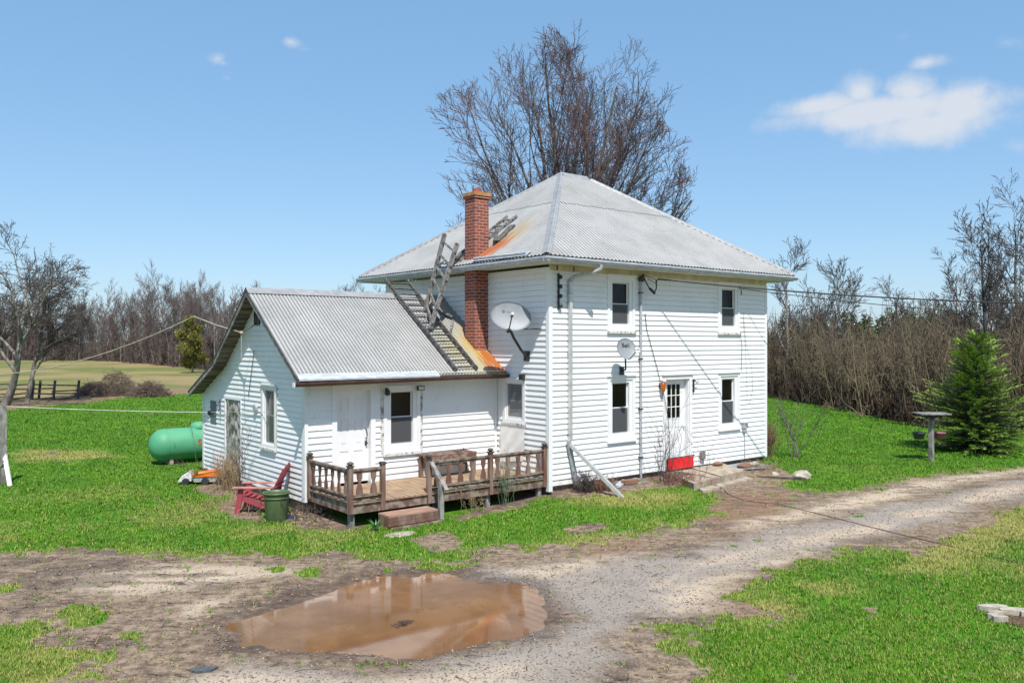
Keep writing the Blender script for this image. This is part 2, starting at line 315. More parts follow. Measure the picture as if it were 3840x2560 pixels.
P_dark = [wpoly([(560, 1385), (650, 1355), (700, 1330), (800, 1318), (810, 1330), (700, 1375), (620, 1410), (540, 1425)]), wpoly([(1380, 1270), (1450, 1262), (1470, 1275), (1400, 1285)]), wpoly([(1545, 1265), (1600, 1262), (1640, 1272), (1600, 1282), (1560, 1278)]), wpoly([(110, 1462), (140, 1452), (185, 1462), (160, 1475)]), wpoly([(0, 1365), (80, 1350), (130, 1370), (110, 1420), (0, 1420)]), wpoly([(1500, 1440), (1600, 1420), (1650, 1425), (1590, 1470), (1520, 1470)]), wpoly([(1365, 1530), (1440, 1510), (1500, 1530), (1450, 1568), (1380, 1600)]), wpoly([(1700, 1360), (1760, 1320), (1850, 1290), (1870, 1300), (1790, 1330), (1740, 1370)]), wpoly([(850, 1300), (960, 1295), (1100, 1300), (1100, 1315), (1000, 1322), (880, 1318)]), wpoly([(930, 1190), (1260, 1130), (1258, 1150), (1000, 1205)]), wpoly([(90, 1310), (200, 1290), (300, 1290), (260, 1310), (120, 1330)])]
P_red = [wpoly([(1620, 1150), (1780, 1120), (1840, 1150), (1760, 1200), (1640, 1200)]), wpoly([(1560, 1225), (1640, 1215), (1740, 1225), (1620, 1240)]), wpoly([(1650, 1395), (1720, 1385), (1730, 1400), (1670, 1415)]), wpoly([(1340, 1255), (1460, 1240), (1470, 1255), (1370, 1275)])]
P_yel = [wpoly([(2150, 1235), (2220, 1200), (2352, 1150), (2700, 1110), (2700, 1240), (2352, 1250), (2200, 1310), (2050, 1315), (2080, 1280)]), wpoly([(1300, 1160), (1400, 1140), (1560, 1135), (1600, 1150), (1560, 1165), (1400, 1170)]), wpoly([(540, 1215), (640, 1205), (660, 1220), (560, 1230)]), wpoly([(20, 1045), (60, 1030), (220, 1035), (280, 1050), (150, 1060), (40, 1062)]), wpoly([(1850, 1345), (1950, 1330), (1980, 1345), (1880, 1360)]), wpoly([(1700, 1400), (1800, 1380), (1850, 1400), (1750, 1420)])]
P_lawn = wpoly([(-900, 1010), (-300, 962), (0, 943), (100, 932), (300, 916), (460, 906), (700, 900), (1400, 898), (1765, 906), (1900, 922), (2000, 934), (2100, 946), (2200, 965), (2352, 985), (2900, 1030), (3600, 1200), (2900, 1500), (1500, 2600), (-900, 2600)])
_pz = [(90, 690), (170, 640), (300, 590), (420, 570), (520, 540), (620, 520), (700, 500), (800, 460), (880, 430), (1000, 412), (1160, 392), (1300, 392), (1400, 398), (1500, 425), (1700, 440), (1850, 470), (1920, 515), (1965, 570), (1975, 640), (1930, 700), (1800, 760), (1600, 800), (1400, 850), (1200, 905), (1050, 910), (960, 868), (700, 862), (450, 850), (300, 840), (150, 800)]
P_pud = wpoly([((800 + x / 1.568) * .6125, (1900 + y / 1.568) * .6125) for x, y in _pz], -.31)
P_puds = P_pud
def terrain(x, y):
    z = -.285 + 0 * x
    z = z + (.13 * sstep(x, -1.2, .8) * (1 - sstep(-y, .6, 3.2)) * (1 - sstep(x, 8, 11)) * sstep(y, -4, -.2))
    n = fbm(x, y, .45, 3) - .5; n2 = fbm(x, y, 2.2, 9, 3) - .5
    far = np.hypot(x + 5, y + 3)
    z = z + n * .05 * sstep(far, 5, 16) + n2 * .012
    return z
def fields(x, y):
    r = x * RT.x + y * RT.y; f = x * FW.x + y * FW.y
    w = (fbm(x, y, 1.3, 5) - .5); w2 = (fbm(x, y, 5.5, 6, 3) - .5); st = fbm(r * .35, f * 1.2, 1.1, 21) - .5; st2 = fbm(r * .4, f * 1.6, 3.2, 31) - .5
    dist = np.hypot(x - CAM.x, y - CAM.y)
    wob = w * .9 + w2 * .55
    s = sdist(x, y, P_soil) + wob * .75; soft = sstep(s, -.75, .5); hf = fbm(x, y, 7.5, 81, 3); mf = fbm(x, y, 2.4, 83, 4); soil = sstep(soft + (hf - .5) * .95 + (mf - .5) * 1.1, .38, .62)
    for p in P_isl: soil = soil * (1 - sstep(sdist(x, y, p) + w2 * .35, -.06, .1))
    for p in P_patch: soil = np.maximum(soil, .92 * sstep(sdist(x, y, p) + wob * .5, -.12, .2))
    grav = sstep(sdist(x, y, P_grav) + w * 1.1 + w2 * .4, -.35, .45)
    pale = np.zeros_like(x)
    for p in P_pale: pale = np.maximum(pale, sstep(sdist(x, y, p) + st * 1.1 + w2 * .3, -.3, .35))
    pale = np.clip(pale * (.95 + st2 * 1.5), 0, 1)
    dark = np.zeros_like(x)
    for p in P_dark: dark = np.maximum(dark, sstep(sdist(x, y, p) + st * .9 + w2 * .5, -.15, .25))
    dark = np.clip(np.maximum(dark * (.75 + w2 * 1.2), sstep(st2 + st * .8 + w2 * .25, .06, .24) * .8 * (1 - grav * .7)), 0, 1)
    red = np.zeros_like(x)
    for p in P_red: red = np.maximum(red, sstep(sdist(x, y, p) + w * .8, -.3, .4))
    yel = np.zeros_like(x)
    for p in P_yel: yel = np.maximum(yel, sstep(sdist(x, y, p) + wob * .9, -.35, .6))
    lawnd = sdist(x, y, P_lawn) + (w + w2) * 1.2; lawn = sstep(lawnd, -.5, .8)
    near_wash = (1 - sstep(dist, 13, 30))
    yel = np.clip(np.maximum(yel, (sstep(fbm(x, y, .55, 41) + w2 * .3, .50, .72) * .55 * near_wash)), 0, 1)
    yel = np.clip(yel + .35 * sstep(s, -.7, .0) * (s < .5), 0, 1)
    pd = sdist(x, y, P_puds); wet = sstep(pd + (fbm(x, y, 2.6, 71, 4) - .5) * .6 + w2 * .3, -.5, .0)
    return dict(soil=soil, grav=grav, pale=pale, dark=dark, red=red, yel=yel, lawn=lawn, lawnd=lawnd, wet=wet, pd=pd)
def ax(lo, a, b, hi, fine, g=1.11):
    c = list(np.arange(a, b, fine)); s = fine; x = a; left = []
    while x > lo: s *= g; x -= s; left.append(x)
    x = c[-1]; s = fine
    while x < hi: s *= g; x += s; c.append(x)
    return np.array(left[::-1] + c)
xs = ax(-900, -14.5, 9, 900, .065, 1.045); ys = ax(-60, -12.5, 4, 900, .065, 1.045)
X, Y = np.meshgrid(xs, ys); X = X.ravel(); Y = Y.ravel()
Fd = fields(X, Y); Z = terrain(X, Y); _e = (fbm(X, Y, 2.6, 71, 4) - .5) * .55; Z = Z - .085 * sstep(Fd['pd'] + _e, -.12, .3) - .012 * sstep(Fd['pd'], -.6, 0)
Z = Z + .02 * (1 - Fd['soil']) * Fd['lawn'] * 0 
nx = len(xs); ny = len(ys); idx = np.arange(nx * ny).reshape(ny, nx)
FQ = np.stack([idx[:-1, :-1], idx[:-1, 1:], idx[1:, 1:], idx[1:, :-1]], -1).reshape(-1, 4)
def ground_mat():
    t = NT('ground_cover'); A = {k: t.attr(k) for k in ('soil', 'grav', 'pale', 'dark', 'red', 'yel', 'lawn', 'litter', 'wet')}
    n_f = t.noise(55, 4, rough=.7); n_m = t.noise(9, 5); n_l = t.noise(1.7, 4); n_s = t.noise(130, 2)
    soil = t.mix(t.ramp(n_m, .32, .68), (.15, .10, .066), (.34, .25, .17))
    soil = t.mix(t.math('MULTIPLY', t.ramp(n_f, .5, .75), .5), soil, (.48, .37, .28)); soil = t.mix(t.math('MULTIPLY', t.ramp(n_f, .5, .3), .6), soil, (.09, .065, .055))
    mpn = t.n('ShaderNodeMapping'); mpn.inputs['Rotation'].default_value = (0, 0, .67); t.l(t.pos, mpn.inputs['Vector']); n_k = t.noise(6, 6, vec=mpn.outputs[0], rough=.75, stretch=(.5, 1.6, 1)); n_k2 = t.noise(22, 4, vec=mpn.outputs[0], rough=.7, stretch=(.5, 1.6, 1))
    soil = t.mix(t.math('MULTIPLY', A['red'], .7), soil, (.235, .13, .08))
    soil = t.mix(t.math('MULTIPLY', t.ramp(n_k, .52, .64), .7), soil, (.075, .045, .032)); soil = t.mix(t.math('MULTIPLY', t.ramp(n_k, .46, .34), .5), soil, (.40, .31, .23)); soil = t.mix(t.math('MULTIPLY', t.ramp(n_k2, .56, .66), .6), soil, (.06, .045, .038))
    grav = t.mix(t.ramp(n_s, .35, .65), (.13, .11, .09), (.42, .355, .29)); grav = t.mix(t.ramp(n_l, .35, .7), grav, (.35, .28, .22))
    grav = t.mix(.35, grav, t.mix(t.ramp(n_f, .35, .65), (.18, .16, .15), (.55, .50, .45)))
    c = t.mix(t.math('MULTIPLY', A['grav'], .9), soil, grav)
    sand = t.mix(t.ramp(n_f, .3, .7), (.62, .49, .36), (.44, .34, .25)); sand = t.mix(t.math('MULTIPLY', t.ramp(n_k2, .58, .68), .45), sand, (.16, .12, .10))
    c = t.mix(A['pale'], c, sand)
    dk = t.mix(t.ramp(n_f, .35, .65), (.05, .038, .03), (.17, .125, .10)); c = t.mix(t.math('MULTIPLY', A['dark'], .85), c, dk)
    wetc = t.mix(.7, c, (.075, .045, .03)); c = t.mix(t.math('MULTIPLY', A['wet'], .8), c, wetc)
    gr = t.mix(t.ramp(n_m, .3, .7), (.04, .115, .004), (.08, .185, .006)); gr = t.mix(t.ramp(n_l, .35, .75), gr, (.07, .21, .006))
    gr = t.mix(t.math('MULTIPLY', t.ramp(n_f, .5, .7), .45), gr, (.13, .26, .035)); gr = t.mix(t.math('MULTIPLY', t.ramp(n_f, .48, .3), .5), gr, (.025, .055, .006))
    gr = t.mix(t.math('MULTIPLY', A['yel'], .75), gr, t.mix(t.ramp(n_f, .4, .6), (.20, .17, .05), (.34, .28, .11)))
    lit = t.mix(t.ramp(n_f, .4, .6), (.13, .075, .045), (.34, .23, .14))
    # field beyond the lawn: dry grass, greener in strips
    nb = t.noise(.055, 4, stretch=(1, 1, 1)); nb2 = t.noise(.5, 4)
    fld = t.mix(t.ramp(nb, .42, .58), (.27, .205, .09), (.12, .15, .035)); fld = t.mix(t.math('MULTIPLY', t.ramp(nb2, .4, .7), .5), fld, (.26, .20, .10))
    out = t.mix(A['litter'], fld, lit)
    g2 = t.mix(A['lawn'], out, gr)
    edge = t.ramp(t.math('ADD', A['soil'], t.math('MULTIPLY', t.math('SUBTRACT', n_f, .5), 1.0)), .33, .67)
    c = t.mix(edge, g2, c); t.color(c)
    t.rough(t.math('SUBTRACT', .95, t.math('MULTIPLY', A['wet'], .5))); t.b.inputs['Specular IOR Level'].default_value = .2
    t.bump(t.math('ADD', n_f, t.math('MULTIPLY', n_s, .5)), .55, .03); return t.m
Fd['litter'] = sstep(Fd['lawnd'], -9, -3) * (1 - Fd['lawn'])
gm = ground_mat()
ground = np_mesh('ground', np.stack([X, Y, Z], 1), FQ, gm, attrs={k: Fd[k] for k in ('soil', 'grav', 'pale', 'dark', 'red', 'yel', 'lawn', 'litter', 'wet')}, smooth=True)
tag(ground, 'lawn, bare earth and gravel drive around the white farmhouse', kind='structure')

# the puddle: real water lying in a hollow of the drive
def water_mat():
    t = NT('muddy_water'); n = t.noise(1.3, 4); n2 = t.noise(6, 4, stretch=(1, .5, 1))
    c = t.mix(t.ramp(n, .35, .7), (.19, .090, .038), (.28, .145, .070)); c = t.mix(t.math('MULTIPLY', t.ramp(n2, .6, .78), .45), c, (.09, .05, .03)); t.color(c)
    t.rough(.05); t.b.inputs['IOR'].default_value = 2.4; t.b.inputs['Specular IOR Level'].default_value = .5
    t.bump(t.noise(5, 3), .02, .01); return t.m
cx, cy = P_pud.mean(0); ring = [(cx + (x - cx) * 1.10, cy + (y - cy) * 1.14, -.319) for x, y in P_pud]
pud = MB().add(ring, [tuple(range(len(ring)))]).build('puddle', water_mat()); tag(pud, 'muddy brown puddle on the drive reflecting the house', kind='structure')

# ------------------------------------------------------------------ grass blades, litter, pebbles
def scatter(n, seed, dmin, dmax, spread=.66):
    g = np.random.default_rng(seed); d = dmin * (dmax / dmin) ** g.random(n); a = (g.random(n) * 2 - 1) * spread
    return CAM.x + FW.x * d + RT.x * d * a, CAM.y + FW.y * d + RT.y * d * a, d, g
def under_house(x, y):
    return ((x > -.1) & (x < 8.5) & (y > -.05) & (y < 7.4)) | ((x > -5.15) & (x < 0) & (y > .0) & (y < 8.3))
def blades():
    x, y, d, g = scatter(175000, 3, 8.2, 58)
    F = fields(x, y); p = (1 - F['soil']) ** 1.5 * F['lawn']; keep = (g.random(len(x)) < np.clip(p + .035 * (1 - F['grav']) * (1 - F['wet']), 0, 1)) & ~under_house(x, y) & (F['pd'] < -.1)
    x, y, d, yl = x[keep], y[keep], d[keep], F['yel'][keep]; n = len(x); k = 5
    x = np.repeat(x, k) + g.normal(0, .022, n * k) * np.repeat(d, k) / 10; y = np.repeat(y, k) + g.normal(0, .022, n * k) * np.repeat(d, k) / 10; d = np.repeat(d, k); yl = np.repeat(yl, k)
    z = terrain(x, y); ph = g.random(n * k) * 6.283; h = (.014 + .026 * g.random(n * k)) * (1 + .25 * np.minimum(d, 30) / 12) * (.75 + .5 * fbm(x, y, 1.2, 61)); w = .0042 * d / 10 + .0022
    ln_ = .35 + .9 * g.random(n * k); lx = np.cos(ph) * h * ln_; ly = np.sin(ph) * h * ln_; px = -np.sin(ph) * w; py = np.cos(ph) * w
    V = np.stack([np.stack([x - px, y - py, z - .01], 1), np.stack([x + px, y + py, z - .01], 1), np.stack([x + lx, y + ly, z + h], 1)], 1).reshape(-1, 3)
    Fc = np.arange(len(V)).reshape(-1, 3); t = np.clip(yl * .7 + (g.random(len(yl)) < .05 + .22 * (1 - sstep(d, 11, 24))) * .65, 0, 1); return V, Fc, np.repeat(t, 3), np.repeat(g.random(len(yl)), 3)
def blade_mat():
    t = NT('grass_blades'); a = t.attr('dry'); b = t.attr('tone'); c = t.mix(b, (.05, .14, .004), (.15, .28, .010)); n = t.noise(.8, 4)
    c = t.mix(t.math('MULTIPLY', t.ramp(n, .38, .66), .7), c, (.035, .135, .005)); c = t.mix(a, c, (.38, .34, .10)); t.color(c); t.rough(.6); t.b.inputs['Specular IOR Level'].default_value = .25; return t.m
V, Fc, dry, tone = blades()
tag(np_mesh('grass', V, Fc, blade_mat(), attrs={'dry': dry, 'tone': tone}), 'short spring lawn grass', 'grass', kind='stuff')
def flakes(name, n, seed, dmax, prob, size, mat, flat, label, cat):
    x, y, d, g = scatter(n, seed, 8.2, dmax); F = fields(x, y); keep = (g.random(n) < prob(F, x, y)) & ~under_house(x, y) & (F['pd'] < -.02)
    x, y, d = x[keep], y[keep], d[keep]; m = len(x); z = terrain(x, y) + size * .3; s = size * (.5 + g.random(m)) * (1 + d / 45)
    a = g.random(m) * 6.283; q = np.array([[-1, -.55], [1, -.4], [.8, .6], [-.7, .5]]); V = np.zeros((m, 4, 3))
    tx = (g.random(m) - .5) * flat; ty = (g.random(m) - .5) * flat
    for i, (u, v) in enumerate(q):
        ux = u * np.cos(a) - v * np.sin(a) * .6; uy = u * np.sin(a) + v * np.cos(a) * .6
        V[:, i, 0] = x + s * ux; V[:, i, 1] = y + s * uy; V[:, i, 2] = z + s * (ux * tx + uy * ty)
    t = g.random(m); o = np_mesh(name, V.reshape(-1, 3), np.arange(m * 4).reshape(-1, 4), mat, attrs={'tone': np.repeat(t, 4)}); return tag(o, label, cat, kind='stuff')
def tone_mat(name, c1, c2, rough=.9):
    t = NT(name); t.color(t.mix(t.attr('tone'), c1, c2)); t.rough(rough); t.b.inputs['Specular IOR Level'].default_value = .2; return t.m
wall_near = lambda x, y: np.maximum(1 - sstep(np.abs(y - .2) , .2, 1.3) , 0) * (x > -5.6) * (x < 9) + (1 - sstep(np.abs(x + 5.6), .3, 1.2)) * (y > .5) * (y < 8)
flakes('leaf_litter', 90000, 11, 45, lambda F, x, y: np.clip(.14 * F['soil'] * (1 - F['grav']) + .35 * F['dark'] * F['soil'] + .03 + .5 * wall_near(x, y), 0, 1), .014, tone_mat('dead_leaves', (.10, .06, .04), (.42, .29, .17)), 1.4, 'dead leaves and twigs scattered over the bare earth', 'leaf litter')
def pebbles(n):
    x, y, d, g = scatter(n, 13, 8.2, 24); F = fields(x, y); keep = (g.random(n) < np.clip(.9 * F['grav'] + .25 * F['soil'], 0, 1)) & (F['pd'] < 0) & (F['soil'] > .5) & ~under_house(x, y)
    x, y, d = x[keep], y[keep], d[keep]; m = len(x); s = (.004 + .008 * g.random(m) ** 3) * (1 + d / 30); z = terrain(x, y) + s * .3
    o = np.array([[1, 0, 0], [0, 1, 0], [-1, 0, 0], [0, -1, 0], [0, 0, .8], [0, 0, -.5]]); a = g.random(m) * 6.283; V = np.zeros((m, 6, 3))
    for i, (u, v, w) in enumerate(o):
        V[:, i, 0] = x + s * (u * np.cos(a) - v * np.sin(a)) * 1.2; V[:, i, 1] = y + s * (u * np.sin(a) + v * np.cos(a)); V[:, i, 2] = z + s * w
    T = np.array([[0, 1, 4], [1, 2, 4], [2, 3, 4], [3, 0, 4], [1, 0, 5], [2, 1, 5], [3, 2, 5], [0, 3, 5]]); Fc = (np.arange(m)[:, None, None] * 6 + T[None]).reshape(-1, 3)
    return tag(np_mesh('gravel', V.reshape(-1, 3), Fc, tone_mat('gravel_stones', (.12, .105, .095), (.38, .33, .29)), attrs={'tone': np.repeat(g.random(m), 6)}), 'loose gravel on the drive', 'gravel', kind='stuff')
pebbles(90000)
def fallen_twigs():
    g = np.random.default_rng(31); n = 5200; d = 8.5 * (24 / 8.5) ** g.random(n); a = (g.random(n) * 2 - 1) * .66; x = CAM.x + FW.x * d + RT.x * d * a; y = CAM.y + FW.y * d + RT.y * d * a; F = fields(x, y)
    keep = (g.random(n) < np.clip(F['soil'] * (.10 + .9 * F['dark']) * (1 - .6 * F['grav']) * (a < .25), 0, 1)) & (F['pd'] < .0) & ~under_house(x, y); x, y = x[keep], y[keep]; S = []
    for i in range(len(x)):
        an = g.normal(-.67, .7); L = g.uniform(.05, .26); z = float(terrain(np.array([x[i]]), np.array([y[i]]))[0]) + .008; dx, dy = math.cos(an) * L, math.sin(an) * L
        m1 = (x[i] + dx * .5 + g.normal(0, .02), y[i] + dy * .5 + g.normal(0, .02), z + g.uniform(0, .02)); S += [(x[i], y[i], z, *m1, .005, .004), (*m1, x[i] + dx, y[i] + dy, z, .004, .002)]
    return np.array(S)
TW = fallen_twigs()
# ------------------------------------------------------------------ farmhouse
house = thing('farmhouse', 'two-storey white clapboard farmhouse with hipped metal roof and low side wing', 'house', (0, 0, 0))
class Fr:                                   # wall frame: origin, direction along the wall, outward normal
    def __init__(s, o, u, n): s.o, s.u, s.n = o, u, n
    def p(s, a, d, z): return (s.o[0] + s.u[0] * a + s.n[0] * d, s.o[1] + s.u[1] * a + s.n[1] * d, z)
    def box(s, m, a0, a1, z0, z1, d0, d1):
        p = s.p; return m.hexa([p(a0, d0, z0), p(a1, d0, z0), p(a1, d1, z0), p(a0, d1, z0), p(a0, d0, z1), p(a1, d0, z1), p(a1, d1, z1), p(a0, d1, z1)])
WR = Fr((0, 0), (1, 0), (0, -1)); WL = Fr((0, 0), (0, 1), (-1, 0)); WA = Fr((0, 1.95), (1, 0), (0, -1)); WG = Fr((-5.04, 0), (0, 1), (-1, 0))
LAP = .128
def siding(fr, lo, hi, z0, z1, holes, lap=LAP, wav=0):
    m = MB(); n = int(math.ceil((z1 - z0) / lap - 1e-6)); q = random.Random(5)
    for i in range(n):
        b = z0 + i * lap; t = min(b + lap, z1); cuts = {b, t}
        for h in holes:
            for zz in (h[2], h[3]):
                if b < zz < t: cuts.add(zz)
        cuts = sorted(cuts)
        for j in range(len(cuts) - 1):
            c0, c1 = cuts[j], cuts[j + 1]; mid = (c0 + c1) / 2
            iv = [(lambda z: lo(z), lambda z: hi(z))]; spans = [(lo, hi)]
            for h in sorted(holes):
                if h[2] < mid < h[3]:
                    ns = []
                    for (a, e) in spans:
                        if h[0] > a(mid) and h[1] < e(mid): ns += [(a, (lambda v: (lambda z: v))(h[0])), ((lambda v: (lambda z: v))(h[1]), e)]
                        else: ns.append((a, e))
                    spans = ns
            d = lambda z: .005 + .026 * (1 - (z - b) / lap)
            for (a, e) in spans:
                if e(mid) - a(mid) < .01: continue
                P = fr.p; a0, a1, e0, e1 = a(c0), a(c1), max(e(c0), a(c0)), max(e(c1), a(c1))
                m.add([P(a0, d(c0), c0), P(e0, d(c0), c0), P(e1, d(c1), c1), P(a1, d(c1), c1)], [(0, 1, 2, 3)])
                if j == 0: m.add([P(a0, d(c0), c0), P(e0, d(c0), c0), P(e0, .003, c0 + .004), P(a0, .003, c0 + .004)], [(0, 3, 2, 1)])
    return m
K = lambda v: (lambda z: v)
def opening(w): return (w['s0'] + .03, w['s1'] - .03, w['z0'] + .03, w['z1'] - .03)
ZT = 5.06
wR = [dict(s0=1.85, s1=2.81, z0=3.55, z1=4.90, g=(2.045, 2.615, 3.73, 4.735), mid=4.215, sill='old_trim', cur=.32), dict(s0=6.11, s1=7.07, z0=3.54, z1=4.90, g=(6.31, 6.88, 3.73, 4.74), mid=4.22, sill='old_trim', cur=.3),
      dict(s0=1.855, s1=2.81, z0=.89, z1=2.45, g=(2.045, 2.61, 1.065, 2.28), mid=1.675, sill='trim', cur=0), dict(s0=6.13, s1=7.07, z0=.90, z1=2.43, g=(6.31, 6.85, 1.04, 2.26), mid=1.65, sill='trim', cur=0)]
wLs = [dict(s0=.82, s1=1.66, z0=1.36, z1=2.40, g=(.975, 1.53, 1.495, 2.275), mid=1.87, sill='old_trim', cur=.5, full=1)]
wAs = [dict(s0=-3.19, s1=-2.237, z0=.80, z1=2.29, g=(-2.985, -2.43, 1.01, 2.168), mid=1.60, sill='old_trim', cur=0)]
wGs = [dict(s0=3.39, s1=4.21, z0=.90, z1=2.31, g=(3.56, 4.07, 1.01, 2.18), mid=1.62, sill='old_trim', cur=.46, full=1)]
dR = (3.853, 5.006, .0, 2.43); dA = (-4.446, -3.404, .22, 2.35); dG = (5.46, 6.57, -.06, 1.92); sG = (7.16, 7.655, 1.13, 1.785)
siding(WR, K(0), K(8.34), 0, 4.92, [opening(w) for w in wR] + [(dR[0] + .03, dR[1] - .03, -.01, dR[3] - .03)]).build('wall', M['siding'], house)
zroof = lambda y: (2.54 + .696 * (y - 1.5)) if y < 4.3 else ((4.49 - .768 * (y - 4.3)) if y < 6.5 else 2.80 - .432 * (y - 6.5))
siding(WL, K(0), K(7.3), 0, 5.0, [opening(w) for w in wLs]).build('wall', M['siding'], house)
def plainwall(pts, name='wall'): return MB().add(pts, [tuple(range(len(pts)))]).build(name, M['siding'], house)
plainwall([(8.34, 0, 0), (8.34, 7.3, 0), (8.34, 7.3, ZT), (8.34, 0, ZT)]); plainwall([(0, 7.3, 0), (8.34, 7.3, 0), (8.34, 7.3, ZT), (0, 7.3, ZT)])
siding(WA, K(-5.04), K(-.03), .08, 2.75, [opening(w) for w in wAs] + [(dA[0] + .03, dA[1] - .03, .0, dA[3] - .03)], .135).build('wing_wall', M['siding'], house)
# gable: width limits follow the underside of the roof
def g_lo(z): return 1.95 if z < 2.72 else 1.95 + (z - 2.72) / .696
def g_hi(z):
    if z < 1.96: return 8.18
    if z < 2.66: return 8.18 - (z - 1.96) / .432
    return 6.56 - (z - 2.66) / .768
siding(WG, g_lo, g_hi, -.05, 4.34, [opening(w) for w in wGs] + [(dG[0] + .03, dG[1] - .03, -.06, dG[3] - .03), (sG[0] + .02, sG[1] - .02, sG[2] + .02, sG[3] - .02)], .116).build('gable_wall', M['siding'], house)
plainwall([(-5.04, 8.18, -.05), (0, 8.18, -.05), (0, 8.18, 1.98), (-5.04, 8.18, 1.98)], 'wing_wall')
# foundation
m = MB(); m.box(.05, 8.3, .04, .2, -.6, .0); m.box(8.15, 8.32, .2, 7.25, -.6, .0); m.box(.05, .2, .2, 7.2, -.6, 0); m.box(-5.0, 0.05, 2.0, 2.15, -.6, .08); m.box(-5.0, -4.86, 2.15, 8.1, -.6, -.04); m.build('foundation', M['found'], house)
m = MB(); WR.box(m, .0, 8.34, -.03, .0, -.03, .02); m.build('base_strip', M['gutter_dark'], house); MB().box(-5.02, -4.99, 1.97, 8.15, -.085, -.052).build('base_strip', M['gutter_dark'], house)
# corner boards
def corner(x0, x1, y0, y1, z0, z1): MB().box(x0, x1, y0, y1, z0, z1).build('corner_board', M['trim'], house)
corner(-.034, .0, -.034, .07, -.12, 4.99); corner(.0, .075, -.036, .0, -.12, 4.93); corner(8.27, 8.37, -.034, .0, -.03, 4.93); corner(-5.075, -5.0, 1.91, 1.95, -.05, 2.62); corner(-5.077, -5.04, 1.951, 2.05, -.05, 2.70); corner(-5.075, -5.04, 8.09, 8.2, -.06, 1.95); corner(-.09, -.03, 1.90, 1.948, .08, 2.55)
# frieze boards under the eaves
m = MB(); WR.box(m, 0, 8.34, 4.921, 5.055, .0, .03); m.build('frieze', M['cream'], house)
m = MB(); WA.box(m, -5.0, -.03, 2.46, 2.62, .025, .045); m.build('frieze', M['soffit'], house)

def window(fr, w, label=None):
    s0, s1, z0, z1 = w['s0'], w['s1'], w['z0'], w['z1']; g0, g1, h0, h1 = w['g']
    m = MB(); c = .085; d = .038
    fr.box(m, s0, s0 + c, z0, z1 - .002, .0, d); fr.box(m, s1 - c, s1, z0, z1 - .002, .0, d); fr.box(m, s0 - .02, s1 + .02, z1 - .001, z1 + .03, .0, d + .035); fr.box(m, s0 + c, s1 - c, z1 - c, z1 - .002, .0, d); fr.box(m, s0 + c, s1 - c, z0 + .001, z0 + .07, .0, d - .004)
    W = m.build('window', M['trim'], house)
    if label: W['label'] = label
    m = MB(); i0, i1, j0, j1 = s0 + c, s1 - c, z0 + .07, z1 - c; a, b, e, f = g0 - .012, g1 + .012, h0 - .012, h1 + .012
    fr.box(m, i0, a, j0, j1, -.10, .012); fr.box(m, b, i1, j0, j1, -.10, .012); fr.box(m, a, b, j0, e, -.10, .012); fr.box(m, a, b, f, j1, -.10, .012)
    m.build('frame', M['trim'], W)
    m = MB(); mid = w['mid']; t = .028
    for (q0, q1, dd) in ((mid - .012, f, -.055), (e, mid + .014, -.03)):
        fr.box(m, a, a + t, q0, q1, dd - .022, dd); fr.box(m, b - t, b, q0, q1, dd - .022, dd); fr.box(m, a + t, b - t, q0, q0 + t, dd - .022, dd); fr.box(m, a + t, b - t, q1 - t, q1, dd - .022, dd)
    m.build('sash', M['trim'], W)
    m = MB(); P = fr.p
    for (q0, q1, dd) in ((mid, f, -.068), (e, mid, -.043)): m.add([P(a + .01, dd, q0), P(b - .01, dd, q0), P(b - .01, dd, q1), P(a + .01, dd, q1)], [(0, 1, 2, 3)])
    m.build('glass', M['glass'], W)
    m = MB(); qs = f if w.get('full') else mid; m.add([P(a + .012, -.02, e + .01), P(b - .012, -.02, e + .01), P(b - .012, -.02, qs), P(a + .012, -.02, qs)], [(0, 1, 2, 3)]); m.build('insect_screen', M['screen'], W)
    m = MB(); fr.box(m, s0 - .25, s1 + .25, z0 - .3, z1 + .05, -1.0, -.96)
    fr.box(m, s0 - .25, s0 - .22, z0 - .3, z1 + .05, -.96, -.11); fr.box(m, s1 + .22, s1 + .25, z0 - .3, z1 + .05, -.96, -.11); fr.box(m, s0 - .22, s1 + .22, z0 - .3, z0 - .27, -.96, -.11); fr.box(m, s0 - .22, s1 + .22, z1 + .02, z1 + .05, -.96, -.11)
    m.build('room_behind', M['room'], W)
    if w['cur']:
        m = MB(); n = 18; top = h0 + (h1 - h0) * w['cur'] if w['cur'] < .45 else h1; lo_ = h0
        if w['cur'] < .45: m.add([P(g0 - .05, -.14, lo_ - .1), P(g1 + .05, -.14, lo_ - .1), P(g1 + .05, -.14, top), P(g0 - .05, -.14, top)], [(0, 1, 2, 3)])
        else:
            for (u0, u1) in ((g0 - .04, g0 + .13), (g1 - .16, g1 + .04)):
                vs = []; 
                for k in range(n + 1):
                    s = u0 + (u1 - u0) * k / n; dd = -.16 + .02 * math.sin(k * 1.9); vs += [P(s, dd, h0 - .1), P(s, dd, h1 + .05)]
                m.add(vs, [(2 * k, 2 * k + 2, 2 * k + 3, 2 * k + 1) for k in range(n)])
        m.build('curtain', M['curtain'], W)
    m = MB(); fr.box(m, s0 - .02, s1 + .02, z0 - .055, z0 - .002, .0, .075); m.build('sill', M[w['sill']], W)
    return W
for w, lb in zip(wR, ('upstairs window nearest the house corner', 'upstairs window at the far end of the front wall', 'ground floor window below the small dish', 'ground floor window right of the front door')): window(WR, w, lb)
window(WL, wLs[0], 'window beside the inner corner of the wing'); window(WA, wAs[0], 'porch window with peeling bare side boards'); window(WG, wGs[0], 'tall narrow gable window with lace curtains')
